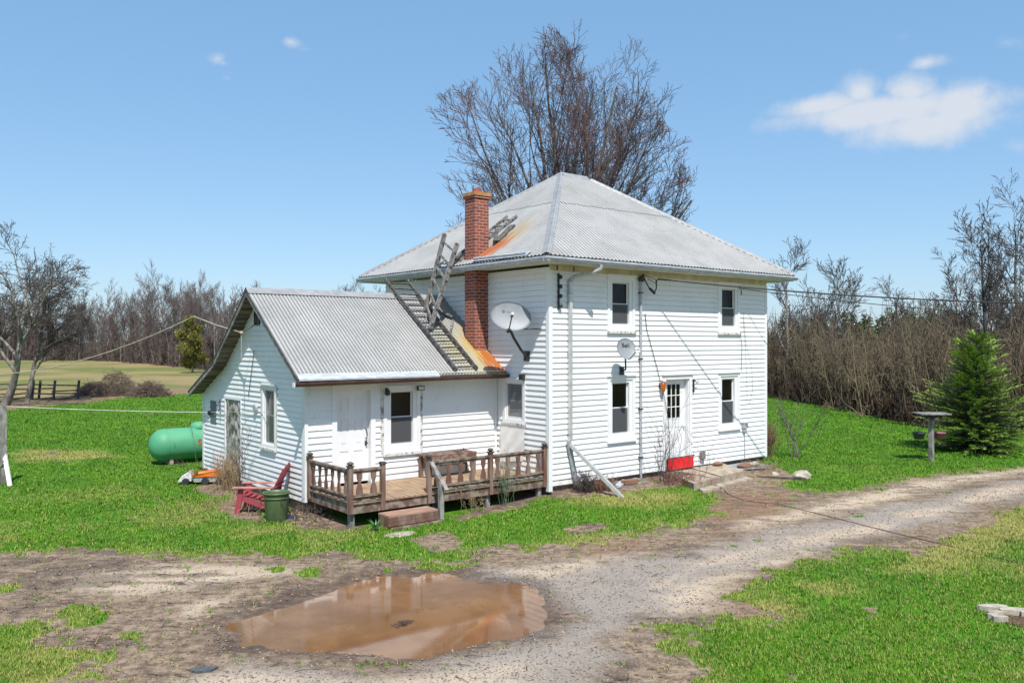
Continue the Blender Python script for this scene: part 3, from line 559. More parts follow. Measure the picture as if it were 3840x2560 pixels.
# bare side boards of porch window
for a_, b_ in ((-3.27, -3.195), (-2.232, -2.17)): m = MB(); WA.box(m, a_, b_, .79, 2.27, .0, .03); m.build('bare_board', M['old_trim'], house)
for a_, b_ in ((3.33, 3.385), (4.215, 4.26)): m = MB(); WG.box(m, a_, b_, .9, 2.3, 0, .03); m.build('bare_board', M['old_trim'], house)

# front door (set back in its opening, nine panes)
def casing(fr, d, c, dd, z0, cap=True):
    m = MB(); fr.box(m, d[0], d[0] + c, z0, d[3] - c, 0, dd); fr.box(m, d[1] - c, d[1], z0, d[3] - c, 0, dd); fr.box(m, d[0], d[1], d[3] - c, d[3], 0, dd)
    if cap: fr.box(m, d[0] - .03, d[1] + .03, d[3] + .001, d[3] + .03, 0, dd + .04)
    return m
D = casing(WR, dR, .11, .04, -.03).build('door', M['trim'], house); D['label'] = 'white front door with nine small panes'
m = MB(); WR.box(m, 3.963, 3.985, -.03, 2.32, -.16, .0); WR.box(m, 4.874, 4.896, -.03, 2.32, -.16, .0); WR.box(m, 3.985, 4.874, 2.30, 2.32, -.16, 0); m.build('jamb', M['trim'], D)
def panel_rects(rects, s0, s1, z0, z1, fr, dep, th, mat, par, glass=None):
    m = MB(); cs = sorted({s0, s1} | {r[0] for r in rects} | {r[1] for r in rects} | ({glass[0], glass[1]} if glass else set())); cz = sorted({z0, z1} | {r[2] for r in rects} | {r[3] for r in rects} | ({glass[2], glass[3]} if glass else set()))
    for i in range(len(cs) - 1):
        for j in range(len(cz) - 1):
            a, b, c, d = cs[i], cs[i + 1], cz[j], cz[j + 1]; mx, mz = (a + b) / 2, (c + d) / 2
            if glass and glass[0] < mx < glass[1] and glass[2] < mz < glass[3]: continue
            inr = any(r[0] < mx < r[1] and r[2] < mz < r[3] for r in rects)
            m.add([fr.p(a, dep - (.012 if inr else 0), c), fr.p(b, dep - (.012 if inr else 0), c), fr.p(b, dep - (.012 if inr else 0), d), fr.p(a, dep - (.012 if inr else 0), d)], [(0, 1, 2, 3)])
    for r in rects:
        P = fr.p; a, b, c, d = r; o = dep; i = dep - .012
        for (x0, y0, x1, y1) in ((a, c, b, c), (b, c, b, d), (b, d, a, d), (a, d, a, c)): m.add([P(x0, o, y0), P(x1, o, y1), P(x1, i, y1), P(x0, i, y0)], [(0, 1, 2, 3)])
        k = .035; fr.box(m, a + k, b - k, c + k, d - k, i, i + .009)
    return m.build('door_leaf', mat, par)
panel_rects([(4.11, 4.40, .35, 1.06), (4.49, 4.78, .35, 1.06)], 3.985, 4.874, .03, 2.30, WR, -.12, .04, M['trim'], D, glass=(4.17, 4.70, 1.29, 2.19))
m = MB(); WR.add = None
for k in range(4):
    s = 4.17 + .53 * k / 3; z = 1.29 + .9 * k / 3; WR.box(m, s - .011, s + .011, 1.28, 2.20, -.135, -.112); WR.box(m, 4.16, 4.71, z - .011, z + .011, -.136, -.114)
m.build('glazing_bar', M['trim'], D)
m = MB(); m.add([WR.p(4.17, -.13, 1.29), WR.p(4.70, -.13, 1.29), WR.p(4.70, -.13, 2.19), WR.p(4.17, -.13, 2.19)], [(0, 1, 2, 3)]); m.build('glass', M['glass'], D)
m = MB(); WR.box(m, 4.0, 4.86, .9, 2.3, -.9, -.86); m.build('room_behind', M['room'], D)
m = MB(); m.tube([WR.p(4.82, -.118, 1.05), WR.p(4.82, -.06, 1.05)], .022, 10); m.build('door_knob', M['galv'], D)
# porch door, six panels
D = casing(WA, dA, .115, .04, .2).build('door', M['trim'], house); D['label'] = 'white six-panel porch door with black handle'
pr_ = []
for (a, b) in ((-4.20, -4.0), (-3.86, -3.66)):
    for (c, d) in ((.36, .92), (1.06, 1.62), (1.76, 2.08)): pr_.append((a, b, c, d))
panel_rects(pr_, -4.331, -3.519, .24, 2.235, WA, -.09, .04, M['trim'], D)
m = MB(); WA.box(m, -4.345, -4.331, .2, 2.25, -.12, 0); WA.box(m, -3.519, -3.505, .2, 2.25, -.12, 0); WA.box(m, -4.331, -3.519, 2.235, 2.25, -.12, 0); m.build('jamb', M['trim'], D)
m = MB(); WA.box(m, -3.60, -3.56, 1.02, 1.12, -.088, -.07); m.tube([WA.p(-3.58, -.085, 1.17), WA.p(-3.58, -.03, 1.19), WA.p(-3.58, -.015, 1.27), WA.p(-3.58, -.03, 1.36), WA.p(-3.58, -.085, 1.38)], .012, 8); m.tube([WA.p(-3.58, -.085, 1.07), WA.p(-3.58, -.03, 1.07)], .026, 10); m.build('door_handle', M['black'], D)
# gable door behind crumpled plastic
D = casing(WG, dG, .05, .035, -.06, False).build('door', M['trim'], house); D['label'] = 'old side door sealed under grey crumpled plastic sheeting'
m = MB(); q = random.Random(3); nu, nv = 26, 60; vs = []
for j in range(nv + 1):
    for i in range(nu + 1):
        s = dG[0] + .04 + (dG[1] - dG[0] - .08) * i / nu; z = -.1 + (1.87 + .1) * j / nv
        uu = i / nu - .5; swag = .035 * math.sin((z * 16 + 9 * uu * uu * 4)) * (1 if z > .9 else .3) + .02 * math.sin(i * 1.3 + z * 2) ; vs.append(WG.p(s, .0 + swag * .8 + q.uniform(-.006, .006), z))
m.add(vs, [(j * (nu + 1) + i, j * (nu + 1) + i + 1, (j + 1) * (nu + 1) + i + 1, (j + 1) * (nu + 1) + i) for j in range(nv) for i in range(nu)], True); m.build('plastic_cover', M['film'], D)
# small covered gable window
m = MB(); WG.box(m, sG[0], sG[1], sG[2], sG[3], -.03, .012); Wn = m.build('window', M['old_trim'], house); Wn['label'] = 'small gable window covered with grey mesh'
m = MB(); WG.box(m, sG[0] + .03, sG[1] - .03, sG[2] + .04, sG[3] - .02, .013, .018); m.build('screen', pmat('grey_mesh', (.10, .12, .14), (.16, .18, .19), 30, .6), Wn)
m = MB(); WG.box(m, 4.30, 4.62, 3.68, 4.0, .0, .05); m.build('loft_hatch', M['black'], house)
m = MB(); m.tube([WG.p(4.50, .02, 1.755), WG.p(4.50, .09, 1.755)], .09, 16); m.build('vent', M['galv'], house)

# ------------------------------------------------------------------ roofs
ZE = 5.20; SL = .69; X0, X1, Y0, Y1 = -.60, 8.94, -.60, 7.90; HALF = (Y1 - Y0) / 2
def corr(mapf, s0, s1, lim, z0, slope, tiers, pitch=.125, amp=.013, seed=0):
    n = int((s1 - s0) / pitch * 8); m = MB(); vs = []; fs = []
    for (t0, t1, lift) in tiers:
        base = len(vs)
        for i in range(n + 1):
            s = s0 + (s1 - s0) * i / n; L = lim(s); w = amp * math.sin(2 * math.pi * s / pitch); jag = .012 * math.sin(s * 9.1 + seed) + .008 * math.sin(s * 23) if t0 > 0 else .006 * math.sin(s * 5)
            a = min(t0 - jag, L) if t0 > 0 else t0 - jag; b = min(t1, L)
            if b < a: b = a
            for t in (a, b):
                x, y = mapf(s, t); vs.append((x, y, z0 + slope * t + w + lift))
        fs += [(base + 2 * i, base + 2 * i + 2, base + 2 * i + 3, base + 2 * i + 1) for i in range(n)]
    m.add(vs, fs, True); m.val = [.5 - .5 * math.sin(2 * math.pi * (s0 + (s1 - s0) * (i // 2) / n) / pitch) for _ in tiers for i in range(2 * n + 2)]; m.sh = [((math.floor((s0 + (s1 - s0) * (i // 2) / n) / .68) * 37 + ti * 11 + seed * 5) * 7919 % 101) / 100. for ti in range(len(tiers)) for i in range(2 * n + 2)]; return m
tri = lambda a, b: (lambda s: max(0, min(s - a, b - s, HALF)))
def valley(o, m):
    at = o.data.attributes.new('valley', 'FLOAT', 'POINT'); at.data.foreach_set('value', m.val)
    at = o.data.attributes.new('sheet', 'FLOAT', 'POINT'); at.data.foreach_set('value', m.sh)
    return o
def rpart(m, name='roof_sheet', mat='roof'):
    return m.build(name, M[mat], roof)
TI = [(0, 2.55, 0), (2.48, 9, .014)]
rm = MB(); rm.val = []; rm.sh = []
for cm_ in (corr(lambda s, t: (s, Y0 + t), X0, X1, tri(X0, X1), ZE, SL, TI), corr(lambda s, t: (X0 + t, s), Y0, Y1, tri(Y0, Y1), ZE, SL, TI, seed=2), corr(lambda s, t: (s, Y1 - t), X0, X1, tri(X0, X1), ZE, SL, TI), corr(lambda s, t: (X1 - t, s), Y0, Y1, tri(Y0, Y1), ZE, SL, TI)):
    rm.add(cm_.v, cm_.f, True); rm.val += cm_.val; rm.sh += cm_.sh
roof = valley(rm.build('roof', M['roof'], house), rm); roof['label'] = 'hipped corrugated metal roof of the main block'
ZA = ZE + SL * HALF; A = Vector((X0 + HALF, Y0 + HALF, ZA)); B = Vector((X1 - HALF, Y0 + HALF, ZA))
def cap(p, q, d1, d2, w, name='hip_cap'):   # folded ridge flashing with rolled edges
    p = Vector(p); q = Vector(q); m = MB(); up = Vector((0, 0, 1)); d1 = Vector(d1); d2 = Vector(d2)
    prof = [d1 * w + up * .012, d1 * (w - .02) + up * .03, d1 * (w * .55) + up * .03, d1 * (w * .5) + up * .045, d1 * .02 + up * .045, up * .06, d2 * .02 + up * .045, d2 * (w * .5) + up * .045, d2 * (w * .55) + up * .03, d2 * (w - .02) + up * .03, d2 * w + up * .012]
    vs = [p + v for v in prof] + [q + v for v in prof]; n = len(prof); m.add(vs, [(i, i + 1, n + i + 1, n + i) for i in range(n - 1)], False)
    o = rpart(m, name, 'capm'); return o
M['capm'] = pmat('flashing_metal', (.36, .355, .35), (.28, .275, .27), 4, .4, stretch=(1, 1, 2), metal=.15)
hyp = 1
s2 = Vector((1, 0, 0)); 
cap((X0, Y0, ZE), A, Vector((1, 0, 0)), Vector((0, 1, 0)), .15)
cap((X1, Y0, ZE), B, Vector((-1, 0, 0)), Vector((0, 1, 0)), .12); cap((X0, Y1, ZE), A, Vector((1, 0, 0)), Vector((0, -1, 0)), .17); cap((X1, Y1, ZE), B, Vector((-1, 0, 0)), Vector((0, -1, 0)), .17)
cap(A, B, Vector((0, -1, -SL)), Vector((0, 1, -SL)), .17, 'ridge_cap')
# dark sheet edge, fascia, soffit, gutter
m = MB(); e = .012
m.box(X0 + .01, X1 - .01, Y0 + .012, Y0 + .03, ZE - .05, ZE - .012); m.box(X0 + .012, X0 + .03, Y0 + .03, Y1, ZE - .05, ZE - .012); rpart(m, 'roof_edge', 'gutter_dark')
m = MB(); m.box(X0 + .04, X1 - .04, Y0 + .04, Y0 + .065, 5.035, ZE - .01); m.box(X0 + .04, X0 + .065, Y0 + .065, Y1 - .04, 5.035, ZE - .01); m.box(X1 - .065, X1 - .04, Y0 + .065, Y1 - .04, 5.035, ZE - .01); m.box(X0 + .065, X1 - .065, Y1 - .065, Y1 - .04, 5.035, ZE - .01); rpart(m, 'fascia', 'soffit')
m = MB(); m.box(X0 + .066, X1 - .066, Y0 + .066, .03, 5.056, 5.07); m.box(X0 + .066, .03, .031, Y1 - .066, 5.056, 5.07); m.box(8.31, X1 - .066, .031, Y1 - .066, 5.056, 5.07); rpart(m, 'soffit', 'soffit')
def gutter(p, q, out, name='gutter', mat='gutter', w=.10, h=.11, par=roof):
    p = Vector(p); q = Vector(q); o = Vector(out); z = Vector((0, 0, 1))
    pr2 = [o * 0, o * 0 - z * h, o * (w * .55) - z * h, o * (w * .8) - z * h * .6, o * w - z * h * .35, o * w, o * (w - .012), o * (w - .012) - z * .02, o * (w * .75) - z * h * .55, o * (w * .5) - z * (h - .012), o * .01 - z * (h - .012), o * .01]
    m = MB(); n = len(pr2); m.add([p + v for v in pr2] + [q + v for v in pr2], [(i, (i + 1) % n, (i + 1) % n + n, i + n) for i in range(n)] + [tuple(range(n))[::-1], tuple(range(n, 2 * n))]); return m.build(name, M[mat], par)
gutter((X0 - .06, Y0 + .039, 5.165), (X1 + .06, Y0 + .039, 5.165), (0, -1, 0)); gutter((X0 + .039, Y0 - .055, 5.163), (X0 + .039, Y1 + .05, 5.163), (-1, 0, 0))
# loose strip lying over the left eave
m = MB(); m.bar((X0 + .06, .15, ZE + .07), (X0 + .06, 2.15, ZE + .09), .03, .10, up=(-SL, 0, 1)); m.add([(X0 + .0, .1, ZE + .03), (X0 + .0, 2.2, ZE + .05), (X0 + .16, 2.2, ZE + .16), (X0 + .16, .1, ZE + .14)], [(0, 1, 2, 3)]); rpart(m, 'loose_flashing', 'gutter')

# wing roof
XA = -5.40
def zr(y): return zroof(y)
def lay(m, y0, y1, segs=None, lift=0):
    n = int((-.02 - XA) / .088 * 8); ysq = segs or [y0, y1]; vs = []; m.val = getattr(m, 'val', []); m.sh = getattr(m, 'sh', [])
    for i in range(n + 1):
        x = XA + (-.0 - XA) * i / n; w = .0085 * math.sin(2 * math.pi * x / .088)
        for y in ysq: vs.append((x, y + (.006 * math.sin(x * 7) if y == ysq[0] else 0), zr(y) + w + lift))
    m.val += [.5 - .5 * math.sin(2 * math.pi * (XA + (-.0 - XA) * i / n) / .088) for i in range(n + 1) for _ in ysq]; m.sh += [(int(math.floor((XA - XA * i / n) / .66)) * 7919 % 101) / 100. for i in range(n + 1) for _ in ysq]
    k = len(ysq); m.add(vs, [(k * i + j, k * (i + 1) + j, k * (i + 1) + j + 1, k * i + j + 1) for i in range(n) for j in range(k - 1)], True); return m
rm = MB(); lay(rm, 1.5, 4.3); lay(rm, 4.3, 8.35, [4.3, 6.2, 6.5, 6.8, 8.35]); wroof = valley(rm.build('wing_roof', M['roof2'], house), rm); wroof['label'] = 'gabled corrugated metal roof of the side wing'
m = MB(); m.add([(XA - .01, 4.12, zr(4.12) + .03), (0, 4.12, zr(4.12) + .03), (0, 4.3, 4.54), (XA - .01, 4.3, 4.54), (XA - .01, 4.46, zr(4.46) + .03), (0, 4.46, zr(4.46) + .03)], [(0, 1, 2, 3), (3, 2, 5, 4)]); m.build('ridge_cap', M['capm'], wroof)
m = MB(); m.add([(XA, 1.46, 2.535), (-2.0, 1.46, 2.535), (-2.0, 1.60, 2.635), (XA, 1.60, 2.645)], [(0, 1, 2, 3)]); m.box(XA, -2.0, 1.455, 1.462, 2.50, 2.536); m.build('eave_flashing', M['gutter'], wroof)
m = MB(); m.box(XA + .02, -.03, 1.49, 1.52, 2.42, 2.52); m.build('fascia', M['wood_dark'], wroof)
m = MB(); m.box(XA + .36, -.03, 1.52, 1.92, 2.58, 2.60); m.build('soffit', M['soffit'], wroof)
gutter((-5.52, 1.488, 2.47), (-.03, 1.488, 2.52), (0, -1, 0), 'gutter', 'brown_gutter', .10, .085, wroof)
MB().box(-5.535, -5.52, 1.385, 1.49, 2.385, 2.475).build('gutter_end', M['trim'], wroof)
# rakes and old planks seen under the gable overhang
ypts = [1.5, 4.3, 6.2, 6.5, 6.8, 8.35]
m = MB()
for a, b in zip(ypts[:-1], ypts[1:]):
    za, zb = zr(a), zr(b); m.hexa([(XA, a, za - .15), (XA + .03, a, za - .15), (XA + .03, b, zb - .15), (XA, b, zb - .15), (XA, a, za - .055), (XA + .03, a, za - .055), (XA + .03, b, zb - .055), (XA, b, zb - .055)])
m.build('rake_board', M['wood_grey'], wroof)
m = MB()
for a, b in zip(ypts[:-1], ypts[1:]):
    za, zb = zr(a), zr(b); m.hexa([(XA - .012, a, za - .05), (XA + .05, a, za - .05), (XA + .05, b, zb - .05), (XA - .012, b, zb - .05), (XA - .012, a, za - .012), (XA + .05, a, za - .012), (XA + .05, b, zb - .012), (XA - .012, b, zb - .012)])
m.build('sheet_edge', M['gutter_dark'], wroof)
q = random.Random(4); m = MB(); y = 1.55
while y < 8.3:
    y2 = min(y + q.uniform(.13, .17), 8.33)
    if not (y < 4.3 < y2):
        h = q.uniform(0, .012); m.hexa([(XA + .04, y, zr(y) - .10 - h), (-4.9, y, zr(y) - .10 - h), (-4.9, y2, zr(y2) - .10 - h), (XA + .04, y2, zr(y2) - .10 - h), (XA + .04, y, zr(y) - .07), (-4.9, y, zr(y) - .07), (-4.9, y2, zr(y2) - .07), (XA + .04, y2, zr(y2) - .07)])
    y = y2 + q.uniform(.004, .014)
m.build('roof_boarding', pmat('old_roof_boards', (.20, .165, .13), (.05, .04, .033), 3.5, .9, .4, stretch=(.3, 3.2, 3.2), lo=.38, hi=.62), wroof)

# chimney
chx0, chx1, chy0, chy1 = -.42, -.0, 2.28, 2.71
ch = MB().box(chx0, chx1, chy0, chy1, 3.02, 6.90).build('chimney', M['brick'], house)
m = MB(); m.box(chx0 - .03, chx1 + .03, chy0 - .03, chy1 + .03, 6.84, 6.90); m.build('brick_course', M['brick'], ch)
m = MB(); m.box(chx0 - .05, chx1 + .05, chy0 - .05, chy1 + .05, 6.901, 6.985); m.build('chimney_cap', pmat('orange_cap', (.50, .24, .08), (.36, .15, .06), 12, .9, .4), ch)
MB().lathe(((chx0 + chx1) / 2, (chy0 + chy1) / 2, 6.98), [(.11, 0), (.12, .05), (.10, .10), (.115, .12), (.08, .125), (.07, .0)], 16).build('chimney_pot', pmat('terracotta', (.40, .12, .06), (.3, .09, .05), 9, .8), ch)
MB().box(chx0 - .015, chx1 - .0, chy0 - .015, chy1 + .015, 2.6, 3.019).build('flashing', pmat('grey_flashing', (.40, .39, .33), (.42, .36, .18), 3, .6), ch)

# downspout by the corner, broken at the bottom
m = MB(); m.tube([(1.02, -.66, 5.06), (1.02, -.65, 4.97), (.93, -.52, 4.90), (.65, -.16, 4.80), (.59, -.09, 4.70)], .045, 8); pp = MB().box(.545, .635, -.105, -.035, 1.02, 4.72).build('downspout', M['alu'], house); m.build('elbow', M['galv'], pp)
MB().bar((.50, -.11, 1.02), (.76, -.10, -.02), .09, .06, up=(0, -1, 0)).build('loose_end', M['galv'], pp)
m = MB()
for z in (1.15, 3.0, 4.4): MB().box(.53, .65, -.11, -.02, z, z + .025).build('strap', M['galv'], pp)
# service mast
pp = MB().tube([(2.98, -.075, -.1), (2.98, -.075, 4.80)], .032, 10).build('service_mast', M['galv'], house)
m = MB(); m.rock((2.98, -.10, 4.86), .085, (1, 1.1, .9), 3); m.tube([(2.98, -.1, 4.86), (3.0, -.14, 4.98)], .03, 8); m.build('weatherhead', M['black'], pp)
m = MB()
for z in (.4, 1.6, 2.85, 4.5): MB().box(2.93, 3.03, -.115, -.02, z, z + .03).build('clamp', M['black'], pp)
# electrical fittings on the front wall
m = MB(); m.box(7.17, 7.36, -.11, -.02, .86, 1.02); m.box(7.20, 7.30, -.09, -.02, .76, .86); o = m.build('meter_box', M['galv'], house)
m = MB(); m.box(5.31, 5.46, -.06, -.02, .20, .34); m.box(5.31, 5.37, -.12, -.06, .18, .36); m.box(5.40, 5.46, -.12, -.06, .16, .38); m.tube([(5.40, -.08, .21), (5.41, -.08, .04)], .02, 6); m.build('outlet', M['wood_grey'], house)
m = MB(); m.box(.235, .262, -.07, -.02, 4.03, 4.86)
for z in (4.12, 4.34, 4.56, 4.78): m.lathe((.285, -.075, z - .05), [(.0, 0), (.035, .01), (.05, .05), (.035, .09), (0, .10)], 10)
m.build('insulator_rack', M['black'], house)
m = MB()
for x in (.2, .72): MB().box(x, x + .03, -.05, -.031, 4.93, 5.04).build('bracket', M['stain'], house)

# crumpled sheet below side window
m = MB(); nu, nv = 14, 14; vs = []; q = random.Random(8)
for j in range(nv + 1):
    for i in range(nu + 1):
        s = .80 + .92 * i / nu; z = .50 + .83 * j / nv; fold = .03 * math.sin(i * .9 + j * .8) * (1 - j / nv) + q.uniform(-.002, .002); vs.append(WL.p(s, .05 + fold + .05 * (1 - j / nv), z - (.12 * (1 - j / nv) * (i / nu))))
m.add(vs, [(j * (nu + 1) + i, j * (nu + 1) + i + 1, (j + 1) * (nu + 1) + i + 1, (j + 1) * (nu + 1) + i) for j in range(nv) for i in range(nu)], True)
o = m.build('tarp', M['sheet']); tag(o, 'crumpled white tarp hanging below the corner window behind the porch rail', 'tarp')
# ------------------------------------------------------------------ porch deck
DZ = .21; YD = .06
deck = thing('porch_deck', 'weathered wooden porch deck with railings along the side wing', 'deck', (-2.5, 1, -.28))
m = MB(); x = -5.0
while x < -.06:
    m.box(x, min(x + .137, -.045), YD - .035, 1.90, DZ - .035, DZ + rnd.uniform(-.003, .003)); x += .145
m.build('floor', M['deck'], deck)
m = MB(); m.box(-5.0, -.06, YD, YD + .04, DZ - .22, DZ - .037); m.box(-5.0, -4.96, YD + .04, 1.9, DZ - .22, DZ - .037); m.build('rim_board', M['rail'], deck)
m = MB()
for (px, py) in ((-4.93, .15), (-3.2, .16), (-1.65, .16), (-.18, .16)): MB().box(px - .05, px + .05, py - .04, py + .06, -.4, DZ - .22).build('support_post', M['wood_grey'], deck)
posts = [(-5.0, 1.82), (-5.0, YD), (-4.30, YD - .01), (-3.22, YD - .01), (-1.64, YD - .01), (-.10, YD - .01)]
for i, (px, py) in enumerate(posts):
    p = MB().box(px - .045, px + .045, py - .045, py + .045, .0 if i else .05, .90).build('post', M['stain'], deck)
    m = MB(); m.box(px - .06, px + .06, py - .06, py + .06, .90, .925)
    if i in (0, 1, 4, 5, 3): m.lathe((px, py, .925), [(.03, 0), (.035, .01), (.065, .025), (.07, .04), (.055, .06), (.02, .075), (0, .078)], 12)
    else: m.box(px - .05, px + .05, py - .05, py + .05, .925, .945)
    m.build('post_cap', M['wood_dark'], p)
def rails(a, b, n, name='railing'):
    a = Vector((*a, 0)); b = Vector((*b, 0)); d = (b - a).normalized(); nn = Vector((-d.y, d.x, 0)); a2 = a + d * .045; b2 = b - d * .045; Z = lambda z: Vector((0, 0, z))
    r = MB(); r.bar(a2 + Z(.83), b2 + Z(.83), .075, .04); r.bar(a2 + Z(.785), b2 + Z(.785), .03, .05)
    top = r.build('rail', M['rail'], deck)
    r = MB(); r.bar(a2 + Z(.335), b2 + Z(.335), .07, .035); r.bar(a2 + nn * .025 + Z(.27), b2 + nn * .025 + Z(.27), .02, .05); r.bar(a2 + nn * -.02 + Z(.225), b2 + nn * -.02 + Z(.215), .03, .02); r.build('rail', M['rail'], deck)
    L = (b2 - a2).length
    for k in range(n):
        c = a2 + d * (L * (k + .5) / n); prof = [(.066, .35), (.068, .44), (.052, .50), (.026, .565), (.03, .60), (.055, .67), (.06, .76), (.055, .80)]
        pts = [c + d * w + Z(z) for w, z in prof] + [c - d * w + Z(z) for w, z in reversed(prof)]
        MB().prism([p - nn * .01 for p in pts], nn * .02).build('baluster', M['stain'], deck)
rails(posts[0], posts[1], 6); rails(posts[1], posts[2], 2); rails(posts[3], posts[4], 5); rails(posts[4], posts[5], 5)
# clutter shelf of old slats between the lower rails
m = MB()
for (xa, xb) in ((-3.1, -1.75), (-1.55, -.2)):
    x = xa
    while x < xb - .1: m.box(x, x + rnd.uniform(.05, .16), YD - .05, YD + .03, .235, .25 + rnd.uniform(0, .02)); x += rnd.uniform(.12, .26)
m.build('slat', M['wood_grey'], deck)
# steps and handrail
st = thing('porch_steps', 'brown wooden box steps in front of the porch opening', 'steps', (-3.9, -.2, -.3))
m = MB(); m.box(-4.42, -3.30, -.40, .01, -.075, -.04); m.build('tread', pmat('step_wood', (.40, .25, .17), (.28, .16, .11), 5, .85, .4, stretch=(.5, 3, 3)), st)
m = MB(); m.box(-4.42, -3.30, -.405, -.37, -.165, -.077); m.box(-4.42, -3.30, -.41, -.37, -.245, -.169); m.box(-4.42, -4.385, -.369, 0, -.28, -.077); m.box(-3.335, -3.30, -.369, 0, -.28, -.077); m.build('riser', M['stain'], st)
MB().box(-4.40, -3.25, -.56, -.412, -.30, -.262).build('bottom_board', M['rail'], st)
hr = thing('handrail', 'short grey handrail sloping down beside the porch steps', 'handrail', (-3.2, -.3, -.28))
MB().box(-3.24, -3.15, -.40, -.31, -.34, .48).build('post', M['wood_grey'], hr)
MB().bar((-3.20, .0, .84), (-3.16, -.52, .33), .09, .04).build('rail', M['wood_grey'], hr)
MB().box(-3.10, -2.94, .12, .3, -.3, .1).build('side_block', M['wood_dark'], hr)
# bench
b = thing('porch_bench', 'low brown slatted bench against the porch wall', 'bench', (-1.65, 1.65, DZ))
m = MB()
for k in range(4): m.box(-2.35, -1.0, 1.42 + k * .115, 1.52 + k * .115, .70, .735)
m.build('seat', M['stain'], b)
m = MB(); m.box(-2.33, -1.02, 1.40, 1.425, .60, .70); m.build('apron', M['rail'], b)
for (px, py) in ((-2.32, 1.44), (-1.09, 1.44), (-2.32, 1.78), (-1.09, 1.78)): MB().box(px, px + .08, py, py + .07, DZ, .70).build('leg', M['stain'], b)
MB().box(-2.25, -1.1, 1.74, 1.78, DZ + .02, .42).build('back_panel', M['soffit'], b)
m = MB()
for k in range(14): 
    x = rnd.uniform(-1.6, -1.05); y = rnd.uniform(1.45, 1.8); a = rnd.uniform(0, 6); m.tube([(x, y, .745), (x + .12 * math.cos(a), y + .12 * math.sin(a), .77 + rnd.uniform(0, .05))], .006, 4)
tag(m.build('twigs', M['wood_dark']), 'handful of dry twigs lying on the porch bench', 'twigs', kind='stuff')

# ------------------------------------------------------------------ ladders
def ladder(name, label, A0, A1, B0, B1, n, mat, rung=.035, rail=.04, ov=.06, group='old wooden ladders on the roofs', up=(0, 0, 1)):
    A0, A1, B0, B1 = map(Vector, (A0, A1, B0, B1)); t = thing(name, label, 'ladder', tuple(A0), group=group)
    for (p, q) in ((A0, A1), (B0, B1)): MB().bar(p, q, rail, rail * 1.9, up=up).build('rail', mat, t)
    for k in range(n):
        f = (k + .4) / n; p = A0.lerp(A1, f); q = B0.lerp(B1, f); d = (q - p).normalized(); MB().bar(p - d * ov, q + d * ov, rung, rung * .9, up=up).build('rung', mat, t)
    return t
nrm = Vector((0, -.571, .82))
pz = lambda x, y, h=.06: (x, y, 2.54 + .696 * (y - 1.5) + h)
ladder('roof_ladder', 'dark wooden ladder lying up the slope of the wing roof', pz(-1.50, 1.52, .09), (-1.56, 4.66, 4.90), pz(-.90, 1.54, .09), (-.90, 4.66, 4.90), 15, M['ladder_dark'], up=nrm)
l2a, l2b = Vector((-1.02, 3.60, 4.10)), Vector((-1.33, 2.90, 3.62))
e2a, e2b = Vector((-.74, 3.50, 5.24)), Vector((-.74, 2.86, 5.24))
def ext(a, b, z): return a + (b - a) * ((z - a.z) / (b.z - a.z))
ladder('leaning_ladder', 'grey ladder leaning from the wing roof up over the main eave', l2a, ext(l2a, e2a, 6.05), l2b, ext(l2b, e2b, 5.75), 6, M['ladder_wood'], rung=.05, rail=.055, up=(-1, 0, .2))
mz = lambda x, y, h=.07: (x, y, ZE + SL * (x - X0) + h)
ladder('chimney_ladder', 'broken grey ladder lying on the main roof behind the chimney', mz(-.62, 3.20, .05), mz(1.42, 3.32), mz(-.50, 2.80, .05), mz(1.36, 2.84), 7, M['ladder_wood'], up=(-SL, 0, 1))
def boards(specs, mat, label):
    for i, (a, b2, w) in enumerate(specs):
        o = MB().bar(a, b2, w, .04).build('loose_board', mat); tag(o, label[i], 'board', 'loose boards on the roofs')
boards([(mz(.10, 2.15, .12), mz(.62, 2.75, .16), .10), (mz(-.55, 3.05, .10), mz(-.25, 2.72, .10), .12), (mz(.2, 2.2, .05), mz(.9, 2.45, .05), .16)], M['ladder_dark'], ['dark board wedged across behind the chimney', 'short board beside the foot of the chimney on the main eave', 'wide dark board lying right of the chimney by the rust streak'])
boards([(pz(-.60, 3.7, .08), pz(-.35, 3.35, .10), .14), (pz(-.85, 2.75, .07), pz(-.45, 3.2, .12), .06), (pz(-1.45, 2.95, .10), pz(-1.05, 3.5, .10), .06)], M['ladder_wood'], ['pale short board near the top of the wing roof', 'thin board crossing right of the leaning ladder', 'thin board crossing the roof ladder rungs'])

# ------------------------------------------------------------------ dishes
def dish(t, c, nrm_, up_, rx, ry, depth, mat, name='reflector'):
    c = Vector(c); n = Vector(nrm_).normalized(); u = Vector(up_); u = (u - n * u.dot(n)).normalized(); r = u.cross(n).normalized()
    m = MB(); N, Q = 40, 8; vs = []
    for side in (0, 1):
        vs.append(c - n * (depth + side * .012))
        for j in range(1, Q + 1):
            f = j / Q
            for k in range(N):
                a = 2 * math.pi * k / N; vs.append(c + r * (rx * f * math.cos(a)) + u * (ry * f * math.sin(a)) - n * (depth * (1 - f * f) + side * .012))
    K1 = 1 + N * Q; fs = []
    for side in (0, 1):
        o = side * K1
        for k in range(N): fs.append((o, o + 1 + k, o + 1 + (k + 1) % N))
        for j in range(Q - 1):
            for k in range(N): fs.append((o + 1 + j * N + k, o + 1 + (j + 1) * N + k, o + 1 + (j + 1) * N + (k + 1) % N, o + 1 + j * N + (k + 1) % N))
    e = 1 + (Q - 1) * N
    for k in range(N): fs.append((e + k, e + (k + 1) % N, K1 + e + (k + 1) % N, K1 + e + k))
    o = m.add(vs, fs, True).build(name, mat, t); return c, n, u, r
